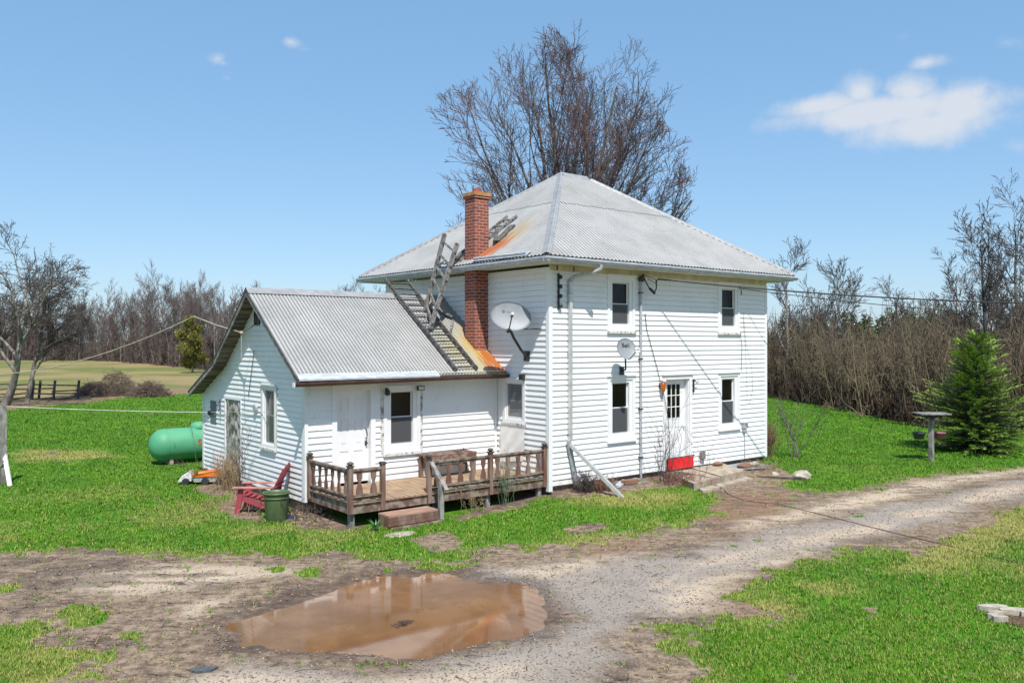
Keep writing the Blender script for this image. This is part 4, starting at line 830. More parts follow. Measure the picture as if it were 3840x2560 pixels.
t = thing('satellite_dish', 'large oval grey satellite dish on the side wall near the chimney', 'satellite dish', (0, .75, 2.93))
c, n, u, r = dish(t, (-.62, .62, 3.88), (-.50, -.82, .30), (.16, -.10, 1), .475, .345, .05, M['dish'])
hub = c - n * .12 - u * .16
MB().tube([(-.02, .76, 2.92), (-.25, .72, 3.12), (-.50, .66, 3.38), (-.58, .66, 3.52), tuple(hub)], .032, 10).build('mast', M['black'], t)
m = MB(); m.box(-.045, -.02, .66, .86, 2.84, 3.08); m.build('wall_plate', M['black'], t)
MB().tube([tuple(hub - u * .12), (-.03, .23, 3.59)], .014, 6).build('strut', M['black'], t)
foot = c - u * .36; feed = c + n * .42 - u * .10
m = MB(); m.tube([tuple(foot - n * .05), tuple(foot + n * .1 - u * .03), tuple(feed - u * .03)], .014, 6); m.rock(tuple(foot), .05, seed=4); m.build('arm', M['black'], t)
m = MB(); m.tube([tuple(feed - n * .02), tuple(feed - n * .13)], .035, 10, r1=.045); m.tube([tuple(feed + n * .0), tuple(feed + n * .05)], .03, 8); m.build('feed_horn', M['white_pl'], t)
def on_dish(c, n, u, r, a, b, depth, rx, ry): return c + r * a + u * b - n * (depth * (1 - (a / rx) ** 2 - (b / ry) ** 2) - .006)
def basis(o, r, u, n): return Matrix(((r.x, u.x, n.x, o.x), (r.y, u.y, n.y, o.y), (r.z, u.z, n.z, o.z), (0, 0, 0, 1)))
r_ = r if r.dot(RT) > 0 else -r
text_mesh('lettering', 'xplornet', .05, M['logo_grey'], basis(c + r_ * -.03 + u * .115 - n * .030, r_, u, n), t)
MB().tube([tuple(c + r_ * (-.185 + .026 * math.cos(a)) + u * (.10 + .026 * math.sin(a)) - n * .024) for a in [2 * math.pi * k / 16 for k in range(17)]], .006, 5).build('emblem', M['logo_grey'], t)
t = thing('satellite_dish', 'small round grey satellite dish with black lettering on the front wall', 'satellite dish', (2.34, 0, 2.57))
c, n, u, r = dish(t, (2.02, -.50, 3.13), (-.30, -.88, .36), (.05, 0, 1), .25, .268, .04, M['dish']); r_ = r if r.dot(RT) > 0 else -r
text_mesh('lettering', 'Bell', .145, M['logo'], basis(c + r_ * -.005 + u * .09 - n * .022, r_, u, n), t)
MB().tube([(2.34, -.02, 2.57), (2.30, -.2, 2.62), tuple(c - n * .10 - u * .08)], .022, 8).build('mast', M['black'], t)
m = MB(); m.box(2.27, 2.41, -.045, -.02, 2.47, 2.68); m.build('wall_plate', M['black'], t)
feed = c + n * .30 - u * .12 + r_ * .10
MB().tube([tuple(c - u * .27), tuple(c - u * .30 + n * .08), tuple(feed - u * .03)], .011, 6).build('arm', M['black'], t)
m = MB(); m.bar(tuple(feed - r_ * .06), tuple(feed + r_ * .07), .05, .06, up=tuple(n)); m.bar(tuple(feed - r_ * .05 - u * .06), tuple(feed + r_ * .06 - u * .06), .05, .045, up=tuple(n)); m.build('feed_horn', M['white_pl'], t)

# ------------------------------------------------------------------ lights on the walls
t = thing('wall_lantern', 'amber glass jar lantern left of the front door', 'lantern', (3.74, -.1, 2.2))
MB().lathe((3.745, -.13, 2.02), [(.0, 0), (.045, .01), (.06, .06), (.075, .18), (.08, .22), (0, .225)], 14).build('jar', M['amber'], t); MB().box(3.70, 3.76, -.10, -.02, 2.12, 2.24).build('bracket', M['black'], t)
MB().lathe((3.745, -.13, 2.245), [(.085, 0), (.05, .035), (0, .04)], 14).build('lid', M['stain'], t)
t = thing('wall_lamp', 'small black coach lamp left of the porch window', 'lamp', (-3.12, 1.9, 2.1)); MB().lathe((-3.14, 1.84, 2.10), [(0, 0), (.05, .01), (.06, .09), (.03, .14), (0, .15)], 12).build('shade', M['black'], t); MB().box(-3.16, -3.12, 1.85, 1.93, 2.2, 2.27).build('bracket', M['black'], t)
t = thing('flood_light', 'square floodlight with pale lens right of the porch window', 'floodlight', (-2.27, 1.85, 2.2)); MB().box(-2.37, -2.19, 1.80, 1.86, 2.19, 2.29).build('housing', M['black'], t); MB().box(-2.355, -2.205, 1.793, 1.80, 2.205, 2.275).build('lens', M['lamp_face'], t)
t = thing('flood_light', 'black square floodlight above the corner window', 'floodlight', (-.05, .85, 2.4)); MB().box(-.14, -.05, .79, .93, 2.40, 2.53).build('housing', M['black'], t); MB().box(-.06, -.03, .84, .88, 2.38, 2.46).build('bracket', M['black'], t)
t = thing('door_hook', 'small black bracket with a pale hook right of the front door frame', 'hook', (5.05, -.04, 2.2)); m = MB(); m.box(5.03, 5.06, -.07, -.02, 1.95, 2.3); m.tube([(5.05, -.07, 2.28), (5.10, -.12, 2.20), (5.16, -.12, 2.24)], .014, 6); m.build('hook', M['black'], t)

# red cloth panel over the doorstep
t = thing('red_panel', 'bright red cloth panel hung across the front doorstep', 'banner', (4.48, -.1, 0)); m = MB(); nu, nv = 40, 8; vs = []
for j in range(nv + 1):
    for i in range(nu + 1): s = 3.97 + 1.03 * i / nu; z = .285 - .29 * j / nv; vs.append((s, -.10 - .012 * math.sin(i * .9) - .008 * math.sin(i * 2.1 + j), z + .006 * math.sin(i * .7)))
m.add(vs, [(j * (nu + 1) + i, j * (nu + 1) + i + 1, (j + 1) * (nu + 1) + i + 1, (j + 1) * (nu + 1) + i) for j in range(nv) for i in range(nu)], True); m.build('cloth', M['red'], t)
MB().tube([(3.94, -.09, .29), (5.04, -.09, .30)], .014, 6).build('rod', M['black'], t)
MB().box(3.99, 4.97, -.055, -.02, -.06, .26).build('step_box', M['wood_dark'], t)

# concrete landing
t = thing('doorstep', 'cracked pale concrete landing with one lower step at the front door', 'doorstep', (4.6, -.8, -.2))
m = MB(); q = random.Random(12)
def slab(pts, z0, z1, name, mat=M['conc'], seg=10):
    ring = []
    for i in range(len(pts)):
        a = Vector((*pts[i], 0)); b2 = Vector((*pts[(i + 1) % len(pts)], 0))
        for k in range(seg): p = a.lerp(b2, k / seg); ring.append((p.x + q.uniform(-.008, .008), p.y + q.uniform(-.012, .012)))
    n = len(ring); MB().add([(x, y, z0) for x, y in ring] + [(x * .998 + .009, y * .998, z1 - .012) for x, y in ring] + [(x * .996 + .018, y * .994 - .005, z1) for x, y in ring], [tuple(range(2 * n, 3 * n))] + [(i, (i + 1) % n, (i + 1) % n + n, i + n) for i in range(n)] + [(i + n, (i + 1) % n + n, (i + 1) % n + 2 * n, i + 2 * n) for i in range(n)]).build(name, mat, t)
slab([(3.15, -1.60), (4.42, -1.40), (4.95, -.04), (3.98, -.04)], -.32, -.055, 'slab'); slab([(4.44, -1.40), (5.68, -1.22), (6.30, -.04), (4.97, -.04)], -.32, -.035, 'slab'); slab([(3.05, -1.94), (5.52, -1.56), (5.62, -1.30), (3.25, -1.67)], -.34, -.175, 'lower_step')
o = MB().box(3.62, 4.25, -.72, -.22, -.052, -.040); o = o.build('door_mat', M['asphalt_scrap']); tag(o, 'dark rubber mat lying on the left of the concrete landing', 'mat')
def stone(name, c, r, sq, seed, mat, label, cat='stone', group=None): return tag(MB().rock(c, r, sq, seed).build(name, mat), label, cat, group)
stone('stone', (5.80, -.25, .02), .2, (1.0, .5, .28), 2, M['stoneb'], 'flat reddish brown stone on the right of the landing')
stone('stone', (6.55, -.55, -.07), .2, (1.3, .7, .4), 3, M['stoneb'], 'long brown stone lying beyond the landing')
stone('stone', (6.95, -.60, -.07), .14, (1.3, .8, .6), 4, M['stonep'], 'small pale stone next to the long brown stone')
o = MB().add([(5.9, -.06, -.10), (7.3, -.06, -.09), (7.5, -.75, -.12), (6.9, -.95, -.13), (6.0, -.6, -.12)], [(0, 1, 2, 3, 4)]).build('ground_sheet', pmat('grey_slate_sheet', (.20, .23, .27), (.30, .33, .37), 5, .6)); tag(o, 'blue grey sheet on the ground at the foot of the wall', 'sheet')
# garden bed right of landing
t = thing('garden_bed', 'small garden bed with dark timber edging at the house corner', 'garden bed', (6.9, -1.3, -.3))
for a_, b_ in (((5.95, -1.38, -.24), (6.75, -2.30, -.25)), ((7.9, -.45, -.22), (8.2, -1.55, -.25)), ((7.2, -.5, -.2), (7.88, -.45, -.2))): MB().bar(a_, b_, .06, .11).build('edging', M['wood_dark'], t)
m = MB(); m.add([(6.0, -1.35, -.272), (6.7, -2.2, -.272), (7.5, -2.0, -.272), (8.15, -1.5, -.262), (7.9, -.5, -.24), (6.8, -.9, -.25)], [(0, 1, 2, 3, 4, 5)]); m.build('soil', M['mulch'], t)
stone('stone', (7.05, -2.0, -.22), .27, (1.2, .8, .55), 9, M['stonep'], 'round pale boulder half sunk at the end of the garden bed', 'boulder')
stone('stone', (6.65, -1.45, -.22), .12, (1, .8, .7), 10, M['stonep'], 'fist-sized grey stone inside the garden bed')
# old boards heap against the front wall
t = thing('board_heap', 'stack of grey rotten boards lying against the front wall', 'boards', (2.1, -.4, -.25))
for i, (a, b2, w) in enumerate([((1.25, -.70, -.20), (2.75, -.65, -.20), .22), ((1.35, -.45, -.16), (2.9, -.35, -.15), .2), ((1.6, -.22, -.12), (2.85, -.10, -.10), .2), ((1.15, -.85, -.23), (2.5, -.88, -.23), .12), ((1.7, -.5, -.12), (2.4, -.1, -.09), .16)]): MB().bar(a, b2, w, .035).build('board', M['wood_grey'] if i != 4 else M['gutter'], t)
o = MB().box(2.0, 2.45, -.48, -.33, -.12, -.02).build('stone_block', M['stoneb']); tag(o, 'tan brick-shaped block sitting on the rotten boards', 'block')
o = MB(); o.bar((.52, -.14, .93), (1.12, -1.27, -.24), .11, .07); tag(o.build('fallen_downspout', M['alu']), 'white length of downspout propped from the wall down to the grass', 'downspout')

# ------------------------------------------------------------------ adirondack chair, bin, toy truck, tank
t = thing('garden_chair', 'faded red slatted garden chair beside the side wall', 'chair', (-5.62, 2.92, -.28)); ca = math.atan2(.62, -.78)
fx = Vector((math.cos(ca), math.sin(ca), 0)); sy = Vector((-fx.y, fx.x, 0)); O = Vector((-5.66, 2.86, -.28))
L = lambda a, b2, z: tuple(O + fx * a + sy * b2 + Vector((0, 0, z)))
for s in (-.29, .29):
    MB().bar(L(.38, s, .0), L(.30, s, .52), .035, .11, up=tuple(fx)).build('leg', M['maroon'], t)
    MB().bar(L(.36, s * .92, .33), L(-.45, s * .92, .04), .035, .10, up=(0, 0, 1)).build('side_rail', M['maroon'], t)
    MB().bar(L(.46, s * 1.12, .535), L(-.38, s * 1.05, .53), .13, .025).build('arm', M['maroon_pale'], t)
    MB().bar(L(-.30, s, .03), L(-.36, s * .98, .53), .03, .08, up=tuple(fx)).build('leg', M['maroon'], t)
m = MB()
for k in range(6): a = .36 - k * .105; m.bar(L(a, -.28, .365 - k * .034), L(a, .28, .365 - k * .034), .088, .018)
m.build('seat', M['maroon'], t)
m = MB()
for k in range(5):
    s = -.22 + k * .11; hgt = 1.02 - abs(k - 2) * .05; m.bar(L(-.20, s, .16), L(-.20 - .43 * (hgt - .16) / .86, s * 1.25, hgt), .095, .018, up=tuple(fx))
m.build('backrest', M['maroon'], t); MB().bar(L(-.42, -.3, .55), L(-.42, .3, .55), .05, .025).build('back_brace', M['maroon'], t)
bx, by = -5.77, 1.72
t = thing('garden_bin', 'open olive green plastic bin on the grass in front of the red chair', 'bin', (bx, by, -.28))
MB().lathe((bx, by, -.29), [(.0, .0), (.205, 0), (.21, .01), (.245, .50), (.25, .54), (.275, .545), (.28, .56), (.27, .575), (.245, .57), (.238, .52), (.20, .03), (0, .03)], 28).build('body', M['bin'], t)
m = MB(); m.lathe((bx, by, -.29), [(.244, .455), (.262, .46), (.262, .47), (.246, .475)], 28); m.build('band', M['bin'], t)
for sg in (-1, 1):
    cc = Vector((bx, by, 0)) + RT * (.20 * sg) - FW * .17; m = MB(); m.tube([tuple(cc + RT * .06 + Vector((0, 0, .17))), tuple(cc + RT * .05 - FW * .03 + Vector((0, 0, .06))), tuple(cc - RT * .05 - FW * .03 + Vector((0, 0, .06))), tuple(cc - RT * .06 + Vector((0, 0, .17)))], .01, 6); m.build('handle', M['black'], t)
o = MB().box(bx + .24, bx + .32, by - .12, by - .04, -.30, -.22).build('blue_scrap', pmat('blue_plastic', (.03, .07, .25), (.02, .05, .2), 4, .4)); tag(o, 'tiny dark blue plastic scrap at the foot of the green bin', 'scrap')
# toy dump truck
O = gp(600 + 0, 1815, -.29); O = Vector((-5.42, 7.0, -.29)); fx = Vector((-.86, .50, 0)).normalized(); sy = Vector((-fx.y, fx.x, 0))
t = thing('toy_truck', 'orange and white toy dump truck lying by the plastic covered side door', 'toy truck', tuple(O))
m = MB(); m.hexa([L(-.55, -.16, .07), L(.22, -.16, .07), L(.22, .16, .07), L(-.55, .16, .07), L(-.62, -.2, .2), L(.28, -.2, .2), L(.28, .2, .2), L(-.62, .2, .2)]); m.build('chassis', M['white_pl'], t)
m = MB(); o4 = [(-.62, -.22, .21), (.26, -.22, .21), (.26, .22, .21), (-.62, .22, .21)]; h4 = [(-.72, -.25, .42), (.20, -.25, .27), (.20, .25, .27), (-.72, .25, .42)]
P4 = [L(*v) for v in o4] + [L(*v) for v in h4]; m.add(P4, [(3, 2, 1, 0), (0, 1, 5, 4), (1, 2, 6, 5), (2, 3, 7, 6), (3, 0, 4, 7)]); m.bar(L(-.70, -.25, .44), L(-.55, .0, .62), .02, .2); m.prism([L(-.70, -.24, .42), L(-.70, .24, .42), L(-.60, .2, .60), L(-.62, -.1, .62)], fx * .02); m.build('dump_bed', M['orange'], t)
m = MB(); m.hexa([L(.28, -.18, .1), L(.62, -.15, .08), L(.62, .15, .08), L(.28, .18, .1), L(.30, -.17, .36), L(.52, -.13, .24), L(.52, .13, .24), L(.30, .17, .36)]); m.build('cab', M['white_pl'], t)
m = MB(); m.prism([L(.325, -.176, .2), L(.40, -.172, .2), L(.38, -.17, .31), L(.33, -.174, .32)], sy * -.006); m.hexa([L(.50, -.1, .17), L(.585, -.1, .15), L(.585, .1, .15), L(.50, .1, .17), L(.47, -.09, .28), L(.545, -.09, .24), L(.545, .09, .24), L(.47, .09, .28)]); m.build('windscreen', M['black'], t)
for (a, s) in ((.42, -.2), (.42, .2), (-.05, -.2), (-.05, .2), (-.4, -.2), (-.4, .2)): MB().tube([L(a, s - .035, .09), L(a, s + .035, .09)], .09, 14).build('wheel', M['black'], t)
# propane tank
tx, ty, tz, tr = -5.62, 11.15, .27, .475
t = thing('propane_tank', 'big light green propane tank behind the wing corner', 'tank', (tx + 1.4, ty, -.28))
pf = [(0.0, -.0)] ; pf = [(tr * math.sin(a), tr * (1 - math.cos(a)) * .85) for a in [i * math.pi / 2 / 10 for i in range(11)]] + [(tr, 2.6)] + [(tr * math.cos(a), 2.6 + tr * .85 * math.sin(a)) for a in [i * math.pi / 2 / 10 for i in range(1, 11)]]
MB().lathe((tx, ty, tz), pf, 36, axis='x').build('body', M['tank'], t)
m = MB(); m.lathe((tx, ty, tz), [(tr, .42), (tr + .006, .425), (tr + .006, .44), (tr, .445)], 36, axis='x'); m.build('weld', M['tank'], t)
MB().lathe((tx + 1.42, ty, tz + tr - .03), [(.24, 0), (.24, .08), (.2, .14), (.1, .18), (0, .19)], 20).build('valve_dome', M['tank'], t)
for a in (.5, 2.1): MB().box(tx + a, tx + a + .1, ty - .3, ty + .3, -.36, tz - .28).build('leg', M['conc'], t)
text_mesh('lettering', 'SUPERIOR', .26, M['tank_red'], Matrix.Translation(Vector((tx + 1.82, ty - tr - .004, tz + .06))) @ Matrix.Rotation(R(90), 4, 'X'), t)
m = MB(); m.tube([(-3.4, 10.6, .3), (-3.4, 10.0, -.1), (-3.8, 9.2, -.27)], .015, 6); 

# ------------------------------------------------------------------ bird table and pots
bp = gp(3492, 1728, -.285)
t = thing('bird_table', 'flat-topped wooden bird table on a pale post on the right lawn', 'bird table', tuple(bp))
MB().box(bp.x - .06, bp.x + .06, bp.y - .06, bp.y + .06, -.4, 1.05).build('post', M['wood_grey'], t)
def rbox(m, c, a, b2, z0, z1): return m.hexa([tuple(c + RT * i * a + FW * j * b2 + Vector((0, 0, z - c.z))) for z in (z0, z1) for (i, j) in ((-1, -1), (1, -1), (1, 1), (-1, 1))])
m = MB(); rbox(m, bp, .45, .32, 1.13, 1.165); m.build('top', M['wood_grey'], t)
m = MB(); rbox(m, bp, .30, .05, 1.04, 1.129); rbox(m, bp, .05, .28, .97, 1.035); m.build('brace', M['wood_dark'], t)
def hangpot(sx, mat, label):
    c = bp + RT * sx + FW * .22; q = thing('hanging_pot', label, 'plant pot', (c.x, c.y, .36), group='pots hung from the bird table')
    MB().lathe((c.x, c.y, .36), [(0, 0), (.12, 0), (.14, .02), (.18, .17), (.20, .175), (.20, .2), (.17, .2), (.15, .12), (0, .12)], 18).build('bowl', mat, q)
    m = MB()
    for k in range(3): a = k * 2.094 + .5; m.tube([(c.x + .18 * math.cos(a), c.y + .18 * math.sin(a), .55), (c.x, c.y, 1.10)], .004, 4)
    m.build('hanger', M['black'], q)
hangpot(-.26, M['pot_dark'], 'dark grey hanging pot under the left of the bird table'); hangpot(.34, M['pot_pink'], 'dusty pink hanging pot under the right of the bird table')
# gate post behind the right corner of the house
t = thing('fence_post', 'dark brown post standing behind the right house corner', 'post', (9.3, 1.2, -.28)); MB().box(9.22, 9.38, 1.12, 1.28, -.4, .88).build('shaft', M['stain'], t); MB().box(9.2, 9.4, 1.10, 1.30, .88, .93).build('cap', M['wood_dark'], t)
# clothes line post
cp = gp(12, 1812, -.285)
t = thing('clothesline_post', 'grey post with braces at the left edge holding the clothes line', 'post', tuple(cp))
MB().box(cp.x - .07, cp.x + .07, cp.y - .07, cp.y + .07, -.4, 1.68).build('shaft', M['wood_grey'], t)
q1 = gp(38, 1822, -.285); MB().bar(tuple(q1), tuple(cp + Vector((0, 0, .75)) + RT * .03), .10, .04, up=tuple(FW)).build('brace', M['sheet'], t)
q2 = cp - RT * .35 - FW * .1; MB().bar(tuple(q2), tuple(cp + Vector((0, 0, .6)) + RT * .06 - FW * .09), .09, .04, up=tuple(FW)).build('brace', M['wood_grey'], t)
# stone edging lower right
m = []
specs = [((3722, 2277), .30, (1, .35, .16)), ((3800, 2290), .30, (1, .4, .18)), ((3880, 2300), .28, (1, .4, .18)), ((3735, 2300), .16, (1, .5, .2)), ((3750, 2318), .15, (.9, .5, .2)), ((3722, 2308), .12, (.8, .6, .3))]
lab = ['pale flat kerb stone at the left end of the stone edging', 'pale grey kerb stone beside the frame edge', 'pale kerb stone cut by the frame edge', 'narrow pale stone just below the end kerb stone', 'lowest narrow stone touching the mulch', 'small mossy stone at the outer tip of the edging']
for i, ((u_, v_), rr, sq) in enumerate(specs):
    c = gp(u_, v_, -.25); mm = MB(); hw, hd, hh = rr * .52, rr * sq[1] * .55, .05
    pts = [c + RT * (hw * math.cos(a) * (1.25 if abs(math.cos(a)) > .6 else 1)) + FW * (hd * math.sin(a) * 1.3) for a in [k * .6283 + .3 for k in range(10)]]
    mm.prism([(p.x + rnd.uniform(-.012, .012), p.y + rnd.uniform(-.012, .012), -.30) for p in pts], (0, 0, .085)); tag(mm.build('edging_stone', M['stonep']), lab[i], 'stone', 'stones edging the mulch bed')
o = MB().add([tuple(gp(u_, v_, -.278)) for u_, v_ in ((3745, 2300), (3770, 2335), (3850, 2350), (4000, 2350), (4000, 2290), (3850, 2290))], [(5, 4, 3, 2, 1, 0)]).build('mulch', M['mulch']); tag(o, 'red brown mulch behind the stone edging', 'mulch', kind='stuff')
o = stone('stone', tuple(gp(1500, 2001, -.28)), .25, (1.3, .8, .08), 21, M['stonep'], 'flat pale stepping stone on the grass below the porch steps', 'stepping stone')

# ------------------------------------------------------------------ wires
def cable(name, pts, r, mat, label, cat='cable', sag=0, n=24):
    P = [Vector(p) for p in pts]; out = []
    for i in range(len(P) - 1):
        for k in range(n if i == len(P) - 2 else n):
            f = k / n; p = P[i].lerp(P[i + 1], f); p.z -= sag * 4 * f * (1 - f); out.append(p)
    out.append(P[-1]); return tag(MB().tube(out, r, 6).build(name, mat), label, cat)
end = dp(4500, 22, 4.3)
cable('power_cable', [(3.35, -.30, 4.86), end], .020, M['cable'], 'thick black overhead power cable running right from the front wall', sag=.22)
e2 = dp(4500, 24, 3.9); cable('overhead_wire', [(6.9, -.12, 4.78), e2], .012, M['cable'], 'thin black overhead wire below the thick power cable', 'wire', sag=.22)
cable('service_loop', [(3.0, -.14, 4.9), (3.07, -.2, 4.72), (3.16, -.22, 4.58), (3.28, -.24, 4.52), (3.34, -.26, 4.62), (3.32, -.28, 4.80), (3.37, -.3, 4.87)], .016, M['cable'], 'looped black cable hanging at the weatherhead', n=2)
MB_ = MB().tube([(3.14, -.22, 4.62), (3.30, -.24, 4.50)], .035, 8); tag(MB_.build('cable_splice', M['cable']), 'thick black splice in the cable loop', 'splice')
cable('anchor_wire', [(3.0, -.1, 4.97), (3.45, -.15, 4.86), (3.38, -.2, 4.76), (3.1, -.2, 4.86)], .008, M['cable'], 'thin bent anchor wire by the weatherhead', 'wire', n=2)
cable('wall_wire', [(3.16, -.05, 4.0), (3.22, -.05, 3.6), (3.42, -.05, 3.1), (3.58, -.05, 2.7), (3.72, -.06, 2.27)], .009, M['cable'], 'dark wire running down the siding to the amber lantern', 'wire', n=3)
cable('wall_wire', [(3.80, -.08, 2.05), (3.90, -.08, 1.7), (3.99, -.1, 1.2), (4.02, -.12, .3)], .008, M['cable'], 'thin dark wire hanging down the left door frame', 'wire', n=3)
cable('wall_wire', [(7.1, -.06, 4.75), (7.12, -.06, 4.6)], .012, M['cable'], 'short black lead on the upper right window frame', 'wire', n=2)
cable('wall_wire', [(7.10, -.045, 3.5), (7.16, -.045, 3.1), (7.12, -.045, 2.46)], .006, M['cable'], 'thin wire between the two right hand windows', 'wire', n=4)
cable('wall_wire', [(7.22, -.045, 4.1), (7.36, -.045, 3.2), (7.62, -.045, 2.6), (7.66, -.045, 1.9), (7.52, -.045, 1.55), (7.40, -.045, 1.65), (7.38, -.045, 2.4), (7.30, -.045, 3.3), (7.2, -.045, 4.0)], .0035, M['cable'], 'very thin slack wire looping down the right end of the wall', 'wire', n=5)
cable('wall_wire', [(7.27, -.06, .76), (7.29, -.05, .3), (7.28, -.05, .02)], .010, M['galv'], 'grey conduit wire below the meter box', 'wire', n=3)
# cords on the gable
k1 = dp(728, 24, 0); k1.z = 3.3 - (1185 - 1279) / 3151 * 24
g0 = Vector((-5.30, 5.05, 3.83)); g0 = CAM + ray(905, 1246) * 19.3; 
far = dp(-60, 30, 0); far.z = 3.3 - (1405 - 1279) / 3151 * 30
pts = [g0, k1.lerp(g0, .5) - Vector((0, 0, .03)), k1]; pts += [k1.lerp(far, f) - Vector((0, 0, .95 * 4 * f * (1 - f) * .42)) for f in [i / 12 for i in range(1, 13)]]
cable('rope', pts, .016, M['rope'], 'slack pale rope running left from the gable', 'rope', n=2)
g1 = Vector((-5.08, 4.5, 3.72)); cable('gable_wire', [g0, g0.lerp(g1, .5) - Vector((0, 0, .02)), g1], .010, M['cable'], 'dark wire from the rope knot to the loft hatch', 'wire', n=3)
cable('rope_end', [g0, g0 - Vector((0, 0, .65))], .009, M['rope'], 'loose white rope end hanging below the knot', 'rope', n=4)
tag(MB().rock(tuple(g0), .045, (1, 1, .8), 3).build('rope_knot', M['rope']), 'tan knot in the rope under the gable overhang', 'knot')
h0 = Vector((-5.09, 7.85, 1.93)); h0 = CAM + ray(783, 1544) * ((-5.09 - CAM.x) / ray(783, 1544).x)
cable('clothes_line', [tuple(cp + Vector((0, 0, 1.955))), tuple(h0)], .009, M['wire'], 'thin white clothes line stretched over the left lawn to the gable', 'clothes line', sag=.03)
h1 = CAM + ray(1010, 1542) * ((-5.10 - CAM.x) / ray(1010, 1542).x); cable('clothes_line', [tuple(h0), tuple(h1)], .006, M['wire'], 'end of the white clothes line along the gable wall', 'clothes line')
tag(MB().rock((h0.x, h0.y, h0.z - .02), .05, (.6, 1, 1.2), 8).build('line_hook', M['black']), 'black pulley hook at the clothes line end on the gable corner', 'hook')
m = MB(); c = WG.p(6.75, .06, 1.75)
for k in range(9): a = k * .7; m.tube([(c[0] - .02, c[1] + .04 * math.cos(a), c[2] + .1 * math.sin(a)), (c[0] - .06, c[1] + .09 * math.cos(a + 1), c[2] - .1 + .12 * math.sin(a + 1))], .008, 4)
tag(m.build('door_bracket', M['black']), 'tangled black bracket at the upper left of the plastic covered door', 'bracket')
# leaning stick shadow caster and small twigs on gable
cable('gable_wire', [WG.p(4.60, .05, 3.1), WG.p(4.95, .05, 2.0)], .008, M['cable'], 'thin dark wire slanting down the gable siding', 'wire', n=3)
# black cable over the drive
zz = [(2475, 1785), (2560, 1765 + 5), (2674, 1790), (2680, 1815), (2716, 1832), (2730, 1850), (2792, 1874), (2932, 1891), (3106, 1933), (3315, 1986), (3490, 2028), (3629, 2059), (3804, 2104), (3900, 2130)]
pts = []
for (u_, v_) in zz:
    z = -.02 if v_ < 1800 else (-.15 if v_ < 1826 else None)
    if z is None:
        p = gp(u_, v_, -.27); z = float(terrain(np.array([p.x]), np.array([p.y]))[0]) + .012
    p = gp(u_, v_, z); pts.append((p.x, p.y, z))
cable('ground_cable', pts, .009, M['stain'], 'long black cable lying from the landing across the drive', n=6)
# ------------------------------------------------------------------ trees
def seg_mesh(S, k):                         # S: rows p0(3) p1(3) r0 r1 -> k-sided prisms
    S = np.asarray(S, dtype=np.float64); n = len(S); a = S[:, 0:3]; b = S[:, 3:6]; d = b - a; d /= np.linalg.norm(d, axis=1)[:, None] + 1e-9
    ref = np.where(np.abs(d[:, 2:3]) > .9, np.array([[1., 0, 0]]), np.array([[0, 0, 1.]])); u = np.cross(d, ref); u /= np.linalg.norm(u, axis=1)[:, None] + 1e-9; w = np.cross(d, u)
    V = np.zeros((n, 2 * k, 3))
    for i in range(k):
        an = 2 * math.pi * i / k; o = u * math.cos(an) + w * math.sin(an); V[:, i] = a + o * S[:, 6:7]; V[:, k + i] = b + o * S[:, 7:8]
    T = np.array([[i, (i + 1) % k, k + (i + 1) % k, k + i] for i in range(k)]); Fq = (np.arange(n)[:, None, None] * 2 * k + T[None]).reshape(-1, 4)
    return V.reshape(-1, 3), Fq
def join(parts):
    V = []; Fq = []; o = 0
    for v, f in parts: V.append(v); Fq.append(f + o); o += len(v)
    return np.concatenate(V), np.concatenate(Fq)
def grow(S, q, p, d, L, r, lev, P):
    n = P['n'][lev]; st = L / n; kids = P['kids'][lev] if lev < len(P['kids']) else 0; r1 = r * P.get('taper', .45)
    for i in range(n):
        ra = r + (r1 - r) * i / n; rb = r + (r1 - r) * (i + 1) / n
        j = P['jit'][lev]; d = (d + Vector((q.gauss(0, j), q.gauss(0, j), q.gauss(0, j))) + Vector((0, 0, P['up'][lev]))).normalized(); p2 = p + d * st
        if P.get('env') and (lev > 0 or P.get('env0')) and not P['env'](p2): return
        S[0 if lev <= P.get('tl', 1) else 1].append((*p, *(p2 + d * ra * .3), ra, rb)); p = p2
        if kids and (i + 1) / n > P['start'][lev]:
            m = kids / (n * (1 - P['start'][lev])); c = int(m) + (q.random() < m - int(m))
            for _ in range(c):
                ang = q.uniform(*P['ang'][lev]); ax_ = d.cross(Vector((q.gauss(0, 1), q.gauss(0, 1), q.gauss(0, 1)))).normalized(); dd = Matrix.Rotation(ang, 3, ax_) @ d
                if dd.z < P.get('minz', -.3): dd.z = abs(dd.z) * .3; dd.normalize()
                grow(S, q, p, dd, L * q.uniform(*P['lr'][lev]) * (1 - .35 * i / n), rb * P['rr'][lev], lev + 1, P)
def tree_meshes(seed, H, P, root=(0, 0, 0), r0=.2, lean=(0, 0, 1), L0=None, rmin=0):
    q = random.Random(seed); S = [[], []]; grow(S, q, Vector(root), Vector(lean).normalized(), L0 or H, r0, 0, P)
    T = np.array(S[0]); C = np.array(S[1]) if S[1] else np.zeros((0, 8))
    if len(C): C[:, 6:8] = np.maximum(C[:, 6:8], rmin)
    return seg_mesh(T, 6), (seg_mesh(C, 3) if len(C) else None), T, C
def bark(name, c1, c2, sc=6): return pmat(name, c1, c2, sc, .9, .3, stretch=(1, 1, .35), lo=.4, hi=.62)
M['bark'] = bark('grey_bark', (.10, .088, .075), (.21, .185, .15)); M['bark_dark'] = bark('dark_bark', (.055, .05, .05), (.12, .11, .105)); M['bark_pale'] = bark('pale_bark', (.25, .225, .195), (.13, .115, .10))
